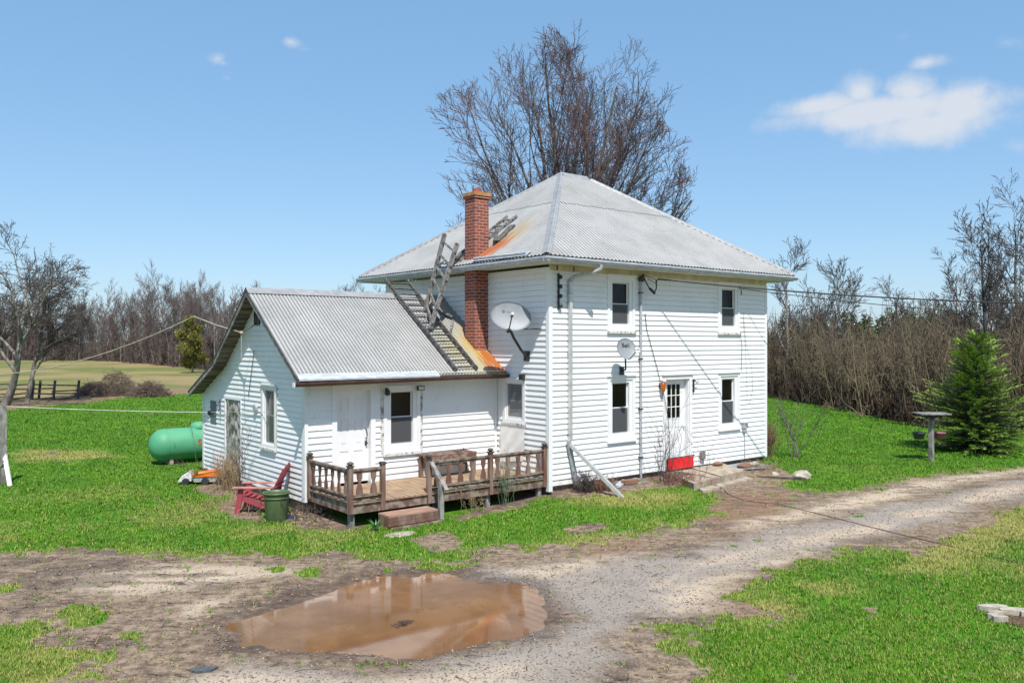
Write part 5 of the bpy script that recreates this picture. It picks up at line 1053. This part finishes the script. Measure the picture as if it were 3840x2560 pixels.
M['twig'] = pmat('purple_twigs', (.10, .078, .075), (.15, .085, .08), .5, .9, lo=.45, hi=.6); M['twig_grey'] = pmat('grey_twigs', (.11, .09, .08), (.07, .058, .055), .6, .9); M['twig_far'] = pmat('far_twigs', (.115, .086, .082), (.165, .125, .105), .15, .9)
M['brush'] = tone_mat('brush_stems', (.07, .052, .042), (.24, .185, .12)); M['brush_low'] = pmat('brush_low', (.12, .085, .07), (.20, .145, .11), .5, .9); M['brush_dark'] = tone_mat('dark_brush_stems', (.035, .022, .02), (.13, .08, .06)); M['brush_back'] = tone_mat('back_brush_stems', (.06, .05, .035), (.16, .14, .07))
def as_tree(name, label, cat, loc, tr, cr, bm, tm, group=None):
    t = thing(name, label, cat, loc, group=group); o = np_mesh('trunk', tr[0], tr[1], bm, parent=t, smooth=True); c = np_mesh('crown', cr[0], cr[1], tm, parent=t) if cr else None; return t
v_, f_ = seg_mesh(TW, 4); tag(np_mesh('fallen_twigs', v_, f_, pmat('dead_twigs', (.06, .045, .035), (.16, .11, .08), 9, .9)), 'dark fallen twigs strewn over the bare earth', 'twigs', kind='stuff')
q = random.Random(41); S_ = []; pc = gp(1512, 2335, -.315)
for k in range(34):
    a_ = q.uniform(0, 6.28); r_ = abs(q.gauss(0, .07)); c_ = Vector((pc.x + r_ * math.cos(a_) * 1.3, pc.y + r_ * math.sin(a_), -.312)); e_ = Vector((q.gauss(0, .05), q.gauss(0, .05), q.uniform(0, .02))); S_.append((*(c_ - e_), *(c_ + e_), .007, .004))
v_, f_ = seg_mesh(np.array(S_), 4); tag(np_mesh('leaf_clump', v_, f_, pmat('wet_leaves', (.05, .03, .02), (.10, .06, .04), 9, .6), loc=(pc.x, pc.y, -.31)), 'dark clump of wet leaves floating in the middle of the puddle', 'leaf clump')
c_ = gp(762, 2513, -.29); o = MB().prism([(c_ + RT * a_ + FW * b_) for a_, b_ in ((-.15, -.02), (-.02, .07), (.14, .06), (.10, -.05), (-.05, -.09))], (0, 0, .03)).build('slate_stone', M['asphalt_scrap']); tag(o, 'flat dark slate lying on the drive below the puddle on the left', 'stone')
# the big tree behind the house
def env_big(p):
    rr = math.hypot(p.x, p.y); z = p.z; a = math.atan2(p.y, p.x); k = 1 + .10 * math.sin(a * 5 + z) + .06 * math.sin(z * 2.1 + a * 2)
    return (rr / (6.0 * k)) ** 2 + ((z - 8.4) / (7.9 * k)) ** 2 < 1
q = random.Random(11); S = [[], []]; PB = dict(n=[12, 8, 6, 4, 3], kids=[8, 6, 5, 4, 0], start=[.2, .15, .15, .1, 0], ang=[(.25, .55), (.3, .6), (.35, .75), (.4, .9)], lr=[(.34, .5), (.4, .56), (.42, .6), (.4, .6)], rr=[.55, .58, .6, .7], jit=[.04, .06, .08, .12, .14], up=[.0, .02, .03, .04, .04], env=env_big, taper=.16, minz=.05, tl=0)
grow(S, q, Vector((0, 0, -.4)), Vector((0, 0, 1)), 3.6, .34, 0, dict(PB, kids=[0], taper=.7))
PB['env0'] = 1
for k in range(24):
    a = k * 2.4 + q.uniform(-.3, .3); til = [.05, .24, .42, .60, .78, .95, 1.1][k % 7] + q.uniform(-.04, .04); d = Vector((math.sin(til) * math.cos(a), math.sin(til) * math.sin(a), math.cos(til)))
    b0 = Vector((d.x * .3, d.y * .3, 2.6 + q.uniform(0, .9))); e_ = 1.0
    while e_ < 16 and env_big(b0 + d * e_ + Vector((0, 0, .018 * e_ * e_))): e_ += .25
    grow(S, q, b0, d, e_ * 1.04, .03 + .010 * e_, 0, PB)
C = np.array(S[1]); C[:, 6:8] = np.maximum(C[:, 6:8], .0078)
bt = dp(2128, 35, -.3)
as_tree('maple_tree', 'tall bare tree with reddish twigs fanning out behind the house roof', 'tree', tuple(bt), seg_mesh(np.array(S[0]), 6), seg_mesh(C, 3), M['bark'], M['twig'])
# far wood on the left and behind
PF = dict(n=[9, 5, 4, 3], kids=[15, 8, 5, 0], start=[.22, .1, .1, 0], ang=[(.35, .8), (.35, .8), (.3, .8)], lr=[(.28, .45), (.4, .6), (.4, .6)], rr=[.5, .6, .7], jit=[.05, .1, .12, .15], up=[.06, .10, .08, .05], taper=.2, tl=0, minz=0)
PF2 = dict(PF, kids=[11, 8, 6, 0], start=[.42, .1, .1, 0], ang=[(.25, .6), (.3, .7), (.3, .8)], lr=[(.35, .5), (.4, .6), (.4, .6)])
varl = []
for k in range(6):
    H = [11, 12.5, 10, 13, 9, 12][k]; tr, cr, _, _ = tree_meshes(100 + k, H, PF if k % 2 else PF2, (0, 0, -.4), .13 + .02 * (k % 3), rmin=.019)
    t = thing('bare_tree', 'x', 'tree', (0, 0, -900)); a = np_mesh('trunk', tr[0], tr[1], M['bark_pale'] if k % 3 == 0 else M['bark'], parent=t); b = np_mesh('crown', cr[0], cr[1], M['twig_far'], parent=t); varl.append((t, a, b))
used = set()
def put_tree(k, loc, rz, sc, label, group):
    t, a, b = varl[k]
    if k not in used: used.add(k); n = t
    else:
        n = t.copy(); col.objects.link(n)
        for ch in (a, b): c = ch.copy(); col.objects.link(c); c.parent = n
    n.location = loc; n.rotation_euler = (0, 0, rz); n.scale = (sc, sc, sc * 1.0); n['label'] = label; n['group'] = group; return n
q = random.Random(77)
for i in range(135):
    u = -260 + i * (1900 / 135) + q.uniform(-14, 14); base = 160 if u < 350 else (160 - (u - 350) / 450 * 55 if u < 800 else 104); d = base + (i % 3) * 9 + q.uniform(-3, 3)
    put_tree(q.randrange(6), tuple(dp(u, d, -.4)), q.uniform(0, 6.28), q.uniform(.62, .9) * (1.0 if u < 800 else .82), 'bare grey-brown tree in the far wood left of the house', 'bare trees of the far wood')
def thicket(name, n, seed, ulo, uhi, depth_f, H, mat, label, cat, kseg=10, rmin=.018, var=5, P=None, jitd=8):
    q = random.Random(seed); P = P or dict(n=[6, 4, 3], kids=[11, 5, 0], start=[.12, .1, 0], ang=[(.4, 1.2), (.4, 1.2)], lr=[(.22, .45), (.35, .7)], rr=[.6, .7], jit=[.12, .2, .25], up=[.03, .03, .0], taper=.35, tl=9, minz=-.6)
    vs = []
    for k in range(var):
        S = [[], []]
        for j in range(4): a = q.uniform(0, 6.28); grow(S, q, Vector((q.gauss(0, .35), q.gauss(0, .35), -.3)), Vector((.28 * math.cos(a), .28 * math.sin(a), 1)).normalized(), 1.0 * q.uniform(.7, 1.05), .012, 0, dict(P))
        A = np.array(S[0]); vs.append(A)
    out = []; tn = []
    for i in range(n):
        u = q.uniform(ulo, uhi); d = depth_f(u) + q.uniform(0, jitd); p = dp(u, d, -.35); h = H * (q.uniform(.55, 1.0) + .16 * math.sin(u * .013) + .12 * math.sin(u * .037 + d)); A = vs[i % var].copy(); c, s = math.cos(i * 1.7), math.sin(i * 1.7)
        for o in (0, 3):
            x = A[:, o].copy(); y = A[:, o + 1].copy(); w = h * .42; A[:, o] = (x * c - y * s) * w * (1 if o == 0 else 1) + p.x; A[:, o + 1] = (x * s + y * c) * w + p.y; A[:, o + 2] = A[:, o + 2] * h + p.z
        A[:, 6:8] = np.maximum(A[:, 6:8] * h * .8, rmin); out.append(A); tn.append(np.full(len(A) * 6, min(1, max(0, .35 * q.random() + .4 + .3 * math.sin(u * .021 + d * .6) + q.uniform(-.3, .3)))))
    V, Fq = seg_mesh(np.concatenate(out), 3); return tag(np_mesh(name, V, Fq, mat, attrs={'tone': np.concatenate(tn)}), label, cat, kind='stuff')
dl = lambda u: (158 if u < 350 else (158 - (u - 350) / 450 * 55 if u < 800 else 103))
thicket('undergrowth', 800, 5, -300, 1700, dl, 7.0, M['twig_far'], 'dense bare undergrowth filling the far wood on the left', 'undergrowth', rmin=.028, jitd=30)
def dr(u): return 54 - (u - 2890) / 510 * 17.5 if u < 3400 else max(31, 36.5 - (u - 3400) / 440 * 4)
thicket('brush_thicket', 760, 6, 2600, 4300, lambda u: dr(u) + 1, 5.5, M['brush'], 'dense tall brush along the edge of the right hand lawn', 'thicket', rmin=.011, jitd=13)
thicket('low_brush', 420, 16, 2650, 4300, lambda u: dr(u), 2.4, M['brush_dark'], 'dark tangled low brush at the foot of the thicket', 'thicket', rmin=.009, jitd=4)
thicket('back_brush', 260, 26, 2600, 4300, lambda u: dr(u) + 16, 7.2, M['brush_back'], 'taller brush farther back in the right hand wood', 'thicket', rmin=.017, jitd=20)
# individual taller trees at the right
PR = dict(n=[11, 6, 4, 3, 2], kids=[14, 7, 4, 3, 0], start=[.25, .15, .1, .1, 0], ang=[(.4, .95), (.35, .85), (.35, .9), (.3, .8)], lr=[(.26, .42), (.4, .6), (.4, .6), (.4, .6)], rr=[.5, .6, .65, .7], jit=[.05, .1, .13, .15, .15], up=[.03, .09, .07, .05, .03], taper=.25, tl=1, minz=-.1)
specs = [(2960, 56, 10.6, 4, 'bark_pale', 'twig_grey', 'bushy bare tree right behind the right end of the house roof'), (3040, 60, 8.2, 5, 'bark', 'twig_grey', 'slender bare tree between the roof end and the pale birch'), (3128, 52, 9.4, 6, 'bark_pale', 'twig_grey', 'pale-trunked bare birch rising above the brush right of the house'),
         (3395, 62, 8.4, 7, 'bark', 'twig_grey', 'thin leaning bare tree standing alone above the middle of the thicket'), (3505, 60, 7.0, 8, 'bark', 'twig_grey', 'small bare tree above the brush left of the spruce'), (3700, 43, 10.6, 9, 'bark_dark', 'twig_grey', 'tall dark-trunked tree right behind the spruce'), (3630, 52, 9.3, 10, 'bark', 'twig_grey', 'tall bare tree just left of the dark-trunked tree'),
         (3795, 46, 12.3, 11, 'bark', 'twig_grey', 'very tall bare tree at the right behind the spruce top'), (3870, 40, 10.5, 12, 'bark_dark', 'twig_grey', 'tall bare tree cut by the right edge of the frame'), (3765, 60, 9, 14, 'bark_pale', 'twig_grey', 'pale thin tree between the two tall right hand trees'), (2695, 60, 7.6, 13, 'bark', 'twig_grey', 'small bare tree top peeking over the right slope of the roof')]
for (u, d, H, sd, bm, tm, lb) in specs:
    H *= .8
    tr, cr, _, _ = tree_meshes(sd * 13, H, PR, (0, 0, -.4), .05 + H * .011, rmin=.0105)
    as_tree('bare_tree', lb, 'tree', tuple(dp(u, d, -.3)), tr, cr, M[bm], M[tm])
# gnarled trees at the left edge
PG = dict(n=[8, 8, 6, 4, 3], kids=[7, 8, 6, 4, 0], start=[.25, .2, .15, .1, 0], ang=[(.5, 1.0), (.4, 1.0), (.4, 1.0), (.4, 1.0)], lr=[(.55, .85), (.4, .6), (.4, .6), (.4, .6)], rr=[.62, .55, .6, .7], jit=[.13, .15, .18, .2, .2], up=[.02, .01, .0, .0, .0], taper=.35, tl=1, minz=-.35)
for (u, d, H, sd, r0, lean, lb) in [(100, 49, 5.4, 31, .17, (.02, .0, 1), 'gnarled bare tree with many low branches by the rail fence'), (6, 46.5, 6.6, 37, .24, (.35, -.28, 1), 'thick pale leaning tree at the left edge of the frame'), (-60, 49, 6.6, 41, .2, (.1, -.1, 1), 'bare tree with high arching limbs partly outside the left edge')]:
    tr, cr, _, _ = tree_meshes(sd, H, PG, (0, 0, -.3), r0, lean=lean, rmin=.0105, L0=H); as_tree('gnarled_tree', lb, 'tree', tuple(dp(u, d, -.3)), tr, cr, M['bark_pale'] if u < 50 else M['bark'], M['twig_grey'])

# leafy / needle crowns
def leaf_cloud(cs, n, size, seed, elong=1.6):
    g = np.random.default_rng(seed); cs = np.array(cs); w = cs[:, 3] ** 2; idx_ = g.choice(len(cs), n, p=w / w.sum()); v = g.normal(size=(n, 3)); v /= np.linalg.norm(v, axis=1)[:, None]; rad = g.random(n) ** .45
    c = cs[idx_, :3] + v * (rad * cs[idx_, 3])[:, None]; a = g.normal(size=(n, 3)); a /= np.linalg.norm(a, axis=1)[:, None]; b = np.cross(a, g.normal(size=(n, 3))); b /= np.linalg.norm(b, axis=1)[:, None]; s = size * (.6 + .8 * g.random(n))[:, None]
    V = np.stack([c - a * s * elong, c + b * s, c + a * s * elong], 1).reshape(-1, 3); return V, np.arange(n * 3).reshape(-1, 3), np.repeat(g.random(n), 3)
M['cedar'] = tone_mat('cedar_foliage', (.09, .095, .02), (.24, .22, .055)); M['pine'] = tone_mat('pine_foliage', (.03, .05, .015), (.09, .12, .035)); M['spruce'] = None
def evergreen(u, d, H, W, sd, mat, label, group=None, n=2600, cat='tree'):
    q = random.Random(sd); cs = []
    for k in range(26):
        z = H * (.15 + .8 * k / 26); w = W * (1 - ((z / H - .42) / .62) ** 2) ** .5 if abs((z / H - .42) / .62) < 1 else .1; a = q.uniform(0, 6.28); rr = w * q.uniform(.1, .75); cs.append((rr * math.cos(a), rr * math.sin(a), z, max(.25, w * .42)))
    V, Fc, t = leaf_cloud(cs, n, H * (.013 if n > 4000 else .02), sd); th = thing('evergreen_tree', label, cat, tuple(dp(u, d, -.3)), group=group)
    MB_ = MB().tube([(0, 0, -.3), (0, 0, H * .8)], .12, 6, r1=.03); v = MB_.v; o = np_mesh('trunk', np.array(v), np.array([f for f in MB_.f if len(f) == 4]), M['bark'], parent=th); np_mesh('crown', V, Fc, mat, parent=th, attrs={'tone': t})
evergreen(722, 96, 6.7, 1.9, 3, M['cedar'], 'rounded olive green cedar in front of the far wood', n=9000)
for i, (u, d, H) in enumerate([(3130, 82, 6.4), (3190, 80, 6.8), (3250, 84, 6.6), (3310, 80, 6.4), (3360, 78, 7.0), (3430, 80, 6.7), (3480, 76, 6.3), (3560, 74, 6.8), (3610, 70, 6.4), (3220, 72, 5.6), (3270, 66, 5.0), (3760, 66, 6.2), (3830, 64, 6.6), (3080, 84, 6.2), (3520, 66, 5.6)]):
    evergreen(u, d, H, 1.5, 40 + i, M['pine'], 'dark green evergreen showing over the top of the right hand thicket', 'evergreens behind the thicket', n=1300)
# spruce on the lawn: whorled branches carrying needle sprays
def spruce():
    t = thing('spruce_tree', 'bushy young spruce with bright yellow-green tips on the right lawn', 'tree', tuple(dp(3662, 27.6, -.3))); q = random.Random(5); H = 3.85; V = []; tone = []; S = []
    def needles(p, d, L, tip):
        n = int(L / .012); side = d.cross(Vector((0, 0, 1))).normalized(); upv = side.cross(d)
        for i in range(n):
            f = i / n; c = p + d * (L * f)
            for sg in (-1, 1):
                nd = (d * .75 + side * (sg * q.uniform(.5, 1)) + upv * q.uniform(-.5, .7)).normalized(); ln = .045 * q.uniform(.7, 1.3); wv = nd.cross(upv).normalized() * .0075
                V.extend([c - wv, c + wv, c + nd * ln]); tt = min(1, max(0, tip * .75 + f * .5 - .2 + q.uniform(-.15, .3))); tone.extend([tt] * 3)
    z = .12
    while z < H - .1:
        f = z / H; nb = int(15 * (1 - f) + 5); Rm = 1.75 * (1 - f) ** .62 * (1 if f > .06 else .85)
        for k in range(nb):
            a = q.uniform(0, 6.283); sx = 1 + .2 * math.sin(a * 2 + z * 3) + .12 * math.sin(a * 5 - z * 7) + q.uniform(-.34, .2); Lb = Rm * sx; el = -.12 + .65 * f + q.uniform(-.08, .12); d = Vector((math.cos(a) * math.cos(el), math.sin(a) * math.cos(el), math.sin(el))); p = Vector((0, 0, z)); n = 5
            S.append((*p, *(p + d * Lb * .9), .018 * (1 - f) + .005, .004))
            for j in range(int(3 + Lb * 9)):
                g = q.uniform(.22, 1) if j else 1.0; c = p + d * (Lb * g) + Vector((0, 0, .10 * g * g * Lb)); sl = (.30 * (1.15 - g) + .12) * q.uniform(.7, 1.2); aa = q.choice((-1, 1)) * q.uniform(.35, .9) if j else 0
                dd = (Matrix.Rotation(aa, 3, 'Z') @ d); dd.z += q.uniform(-.15, .35); dd.normalize(); needles(c - dd * sl * .3, dd, sl, g)
        z += .082 * q.uniform(.7, 1.3)
    for k in range(8): needles(Vector((q.uniform(-.05, .05), q.uniform(-.05, .05), H - .35)), Vector((q.uniform(-.3, .3), q.uniform(-.3, .3), 1)).normalized(), .35, 1)
    S.append((0, 0, -.2, 0, 0, H, .07, .01)); tm = tone_mat('spruce_needles', (.028, .08, .03), (.30, .44, .07), .7)
    v, f_ = seg_mesh(np.array(S), 5); np_mesh('trunk', v, f_, M['bark_dark'], parent=t); np_mesh('crown', np.array([tuple(x) for x in V]), np.arange(len(V)).reshape(-1, 3), tm, parent=t, attrs={'tone': tone})
spruce()

# ------------------------------------------------------------------ shrubs, weeds and brush piles
def shrub(name, label, loc, n, H, spread, r, mat, seed, cat='shrub', kids=3, P=None, z=-.25):
    q = random.Random(seed); S = [[], []]; P = P or dict(n=[5, 3, 2], kids=[kids, 2, 0], start=[.25, .2, 0], ang=[(.3, .7), (.3, .8)], lr=[(.3, .5), (.4, .6)], rr=[.6, .7], jit=[.09, .12, .15], up=[.03, .04, .03], taper=.4, tl=9)
    for k in range(n):
        a = q.uniform(0, 6.28); b2 = q.uniform(0, 1) ** .7 * spread; grow(S, q, Vector((q.gauss(0, .12) * spread * 2, q.gauss(0, .12) * spread * 2, -.04)), Vector((b2 * math.cos(a), b2 * math.sin(a), 1)).normalized(), H * q.uniform(.5, 1.05), r, 0, P)
    A = np.array(S[0]); A[:, 6:8] = np.maximum(A[:, 6:8], .0035); v, f_ = seg_mesh(A, 3); o = np_mesh(name, v + np.array([loc[0], loc[1], z]), f_, mat, loc=(loc[0], loc[1], z)); return tag(o, label, cat)
M['redstem'] = pmat('red_brown_stems', (.20, .085, .06), (.30, .17, .12), 5, .85); M['darkstem'] = pmat('dark_stems', (.07, .055, .05), (.13, .10, .09), 5, .85); M['straw'] = pmat('dead_straw', (.42, .31, .18), (.28, .19, .11), 9, .9); M['vine'] = pmat('green_vine', (.13, .20, .11), (.20, .22, .14), 9, .8)
shrub('bare_shrub', 'bare dark-stemmed rose bush left of the front door', (3.15, -.75), 13, 1.75, .34, .009, M['darkstem'], 3)
shrub('dry_undergrowth', 'reddish dry stems around the foot of the rose bush', (3.35, -.95), 120, .42, .9, .006, M['redstem'], 4, kids=2, cat='dry plant')
shrub('bare_shrub', 'few thin arching stems beside the left edge of the landing', (3.75, -1.2), 3, 1.15, .5, .006, M['darkstem'], 15)
shrub('dry_plant', 'dead brown stems at the foot of the broken downspout', (.75, -.35), 90, .5, .45, .005, M['darkstem'], 6, cat='dry plant')
shrub('dry_plant', 'dark dead stems left of the rotten boards by the wall', (1.25, -.45), 110, .38, .45, .007, M['redstem'], 7, cat='dry plant')
shrub('dry_plant', 'pale dead weeds along the foot of the porch deck', (-2.2, -.15), 16, .45, .8, .004, M['straw'], 8, cat='dry plant')
shrub('vine', 'pale green vine stems tangled in the right porch railing', (-1.35, -.05), 18, 1.0, .28, .0045, M['vine'], 9, cat='vine')
shrub('bare_shrub', 'tall thin dead weed stems against the gable wall', (-5.4, 4.7), 9, 1.5, .18, .0045, M['darkstem'], 10)
shrub('bare_shrub', 'leafless twiggy sapling beside the toy truck and gable corner', (-5.5, 7.4), 4, 1.25, .45, .006, M['darkstem'], 12)
shrub('dry_grass_clump', 'tall clump of straw coloured dead grass in front of the plastic covered door', (-5.30, 5.65), 150, .85, .55, .0045, M['straw'], 13, cat='dry grass', kids=1)
shrub('dry_grass_clump', 'flattened dead stalks under and around the red chair', (-5.9, 3.6), 130, .34, 2.4, .005, M['straw'], 14, cat='dry grass', kids=1)
shrub('dry_plant', 'tangle of dark dead stems behind the green bin by the porch corner', (-5.15, 1.55), 70, .32, 1.6, .006, M['darkstem'], 17, cat='dry plant')
shrub('bare_shrub', 'bare branching bush just right of the house corner', (10.3, .3), 7, 2.1, .5, .02, M['bark'], 18, kids=7)
shrub('bare_shrub', 'low dense bush hugging the right corner of the house', (9.5, .8), 70, 1.0, .4, .009, M['redstem'], 19)
shrub('dry_grass_clump', 'yellow green tuft of old grass left of the garden bed', (6.9, -.85), 120, .35, .9, .004, M['straw'], 20, cat='dry grass', kids=1)
# iris by the steps
m = MB(); q = random.Random(2)
for k in range(26):
    a = q.uniform(0, 6.28); h = q.uniform(.14, .24); b2 = q.uniform(.05, .16); c = Vector((-4.72, -.42, -.29)); dr_ = Vector((math.cos(a), math.sin(a), 0)); sd_ = Vector((-dr_.y, dr_.x, 0)) * .012; m.add([c - sd_, c + sd_, c + dr_ * b2 * .6 + sd_ + Vector((0, 0, h * .7)), c + dr_ * b2 * .6 - sd_ + Vector((0, 0, h * .7)), c + dr_ * b2 * 1.2 + Vector((0, 0, h))], [(0, 1, 2, 3), (3, 2, 4)])
tag(m.build('iris_clump', pmat('iris_leaves', (.07, .16, .07), (.12, .24, .10), 9, .5)), 'blue green clump of sword leaves left of the porch steps', 'plant')
# brush piles and rail fence at the far left
def pile(u, d, W, H, seed, label):
    q = random.Random(seed); S = []; p = dp(u, d, -.3)
    for k in range(1100):
        a = q.uniform(0, 6.28); r_ = W * math.sqrt(q.random()); z = H * (1 - (r_ / W) ** 2) * q.random() ** .6; c = Vector((r_ * math.cos(a), r_ * math.sin(a), z)); dd = Vector((q.gauss(0, 1), q.gauss(0, 1), q.gauss(0, .45) + .1)).normalized() * q.uniform(.3, .9)
        c2 = c + dd * .5 + Vector((0, 0, -.04)); S += [(*(c - dd * .5), *c, .014, .012), (*c, *c2, .012, .008)]
    v, f_ = seg_mesh(np.array(S), 3); o = np_mesh('brush_pile', v + np.array(p), f_, M['brush_low'], loc=tuple(p)); tag(o, label, 'brush pile', 'heaps of cut brush at the lawn edge')
pile(435, 54, 1.45, 1.75, 1, 'larger heap of brown cut brush at the far left lawn edge'); pile(560, 53, 1.3, 1.15, 2, 'lower heap of cut brush right of the larger heap')
pile(350, 55, 1.1, 1.0, 3, 'low heap of cut brush at the right end of the rail fence')
fe = thing('rail_fence', 'old dark split-rail fence at the far left lawn edge', 'fence', tuple(dp(180, 52, -.3)))
m = MB(); q = random.Random(6)
for (ua, ub) in ((-60, 35), (35, 120), (120, 200), (200, 290)):
    for k in range(4): z = .05 + k * .27; m.bar(tuple(dp(ua - 6, 51.5, z - .25 + q.uniform(-.12, .1))), tuple(dp(ub + 6, 52.5, z - .25 + q.uniform(-.12, .1))), .08, .08)
m.build('rails', M['bark_dark'], fe)
for u_ in (-60, 35, 120, 145, 200, 290): m = MB(); p = dp(u_, 52, -.3); m.bar(tuple(p), tuple(p + Vector((.1, 0, 1.2))), .13, .13); m.build('post', M['bark_dark'], fe)

# ------------------------------------------------------------------ sky, sun, camera
SUN = Vector((-1, -2.05, 3.4)).normalized()
W = bpy.data.worlds.new('World'); scene.world = W; W.use_nodes = True; nt = W.node_tree
class WN(NT):
    def __init__(s, t): s.t = t
wn = WN(nt); bg = nt.nodes['Background']; sky = nt.nodes.new('ShaderNodeTexSky'); sky.sky_type = 'NISHITA'; sky.sun_disc = False
sky.sun_elevation = math.asin(SUN.z); sky.sun_rotation = math.atan2(SUN.x, SUN.y); sky.altitude = 100; sky.air_density = 1.0; sky.dust_density = .6; sky.ozone_density = 1.2
tc = nt.nodes.new('ShaderNodeTexCoord'); sp = nt.nodes.new('ShaderNodeSeparateXYZ'); nt.links.new(tc.outputs['Generated'], sp.inputs[0])
az = wn.math('ARCTAN2', sp.outputs[1], sp.outputs[0]); el = wn.math('ARCSINE', sp.outputs[2])
def azel(u, v):
    d = ray(u, v).normalized(); return math.atan2(d.y, d.x), math.asin(d.z)
nz = wn.noise(22, 5, vec=tc.outputs['Generated'], rough=.6); nz2 = wn.noise(45, 4, vec=tc.outputs['Generated'])
dens = None
for (u, v, ru, rv, st) in [(3340, 415, 400, 72, 1.35), (3080, 398, 200, 48, 1.1), (3235, 345, 80, 75, .9), (3415, 345, 110, 75, 1.0), (3590, 400, 150, 100, 1.3), (3660, 350, 70, 60, .9), (3470, 470, 270, 85, 1.2), (3480, 232, 75, 30, .8), (1092, 158, 46, 24, .62), (1150, 185, 35, 16, .3), (812, 222, 32, 22, .5), (835, 235, 22, 12, .35), (848, 292, 18, 12, .25), (3380, 140, 40, 26, .3), (3780, 160, 40, 24, .25), (3830, 545, 60, 35, .3)]:
    a0, e0 = azel(u, v); sa = ru / FOC / math.cos(e0); se = rv / FOC
    da = wn.math('DIVIDE', wn.math('SUBTRACT', az, a0), sa); de = wn.math('DIVIDE', wn.math('SUBTRACT', el, e0), se)
    r2 = wn.math('ADD', wn.math('MULTIPLY', da, da), wn.math('MULTIPLY', de, de))
    k = wn.math('MULTIPLY', wn.math('SUBTRACT', 1.08, wn.math('SQRT', r2)), st); dens = k if dens is None else wn.math('MAXIMUM', dens, k)
dd = wn.math('ADD', dens, wn.math('MULTIPLY', wn.math('SUBTRACT', nz, .5), 1.1)); dd = wn.math('ADD', dd, wn.math('MULTIPLY', wn.math('SUBTRACT', nz2, .5), .6))
alpha = wn.math('MULTIPLY', wn.ramp(dd, .0, 1.0), .9)
CLOUD = (5.2, 5.5, 6.0)
lift = wn.mix(1.0, sky.outputs[0], SKYTINT if 'SKYTINT' in globals() else (1.0, 1.0, 1.0), 'MULTIPLY')
lift = wn.mix(.45, lift, (1.9, 4.2, 7.1)); cm = wn.mix(alpha, lift, CLOUD); nt.links.new(cm, bg.inputs[0]); bg.inputs[1].default_value = .118
sl_ = bpy.data.lights.new('sun', 'SUN'); sl_.energy = 5.0; sl_.angle = R(.5); sl_.color = (1, .965, .91); so = bpy.data.objects.new('sun', sl_); col.objects.link(so); so.rotation_euler = SUN.to_track_quat('Z', 'Y').to_euler()
cd = bpy.data.cameras.new('camera'); cd.lens = 29.54; cd.sensor_width = 36; cd.clip_end = 3000; cd.clip_start = .1; co = bpy.data.objects.new('camera', cd); col.objects.link(co); co.location = CAM
Rm = Matrix((RT, Vector((0, 0, 1)), -FW)).transposed(); co.rotation_euler = Rm.to_euler(); scene.camera = co
scene.view_settings.view_transform = 'Standard'; scene.view_settings.look = 'None'; scene.view_settings.exposure = .25; scene.view_settings.gamma = 1
scene.cycles.max_bounces = 6; scene.cycles.transparent_max_bounces = 6; scene.cycles.caustics_reflective = False
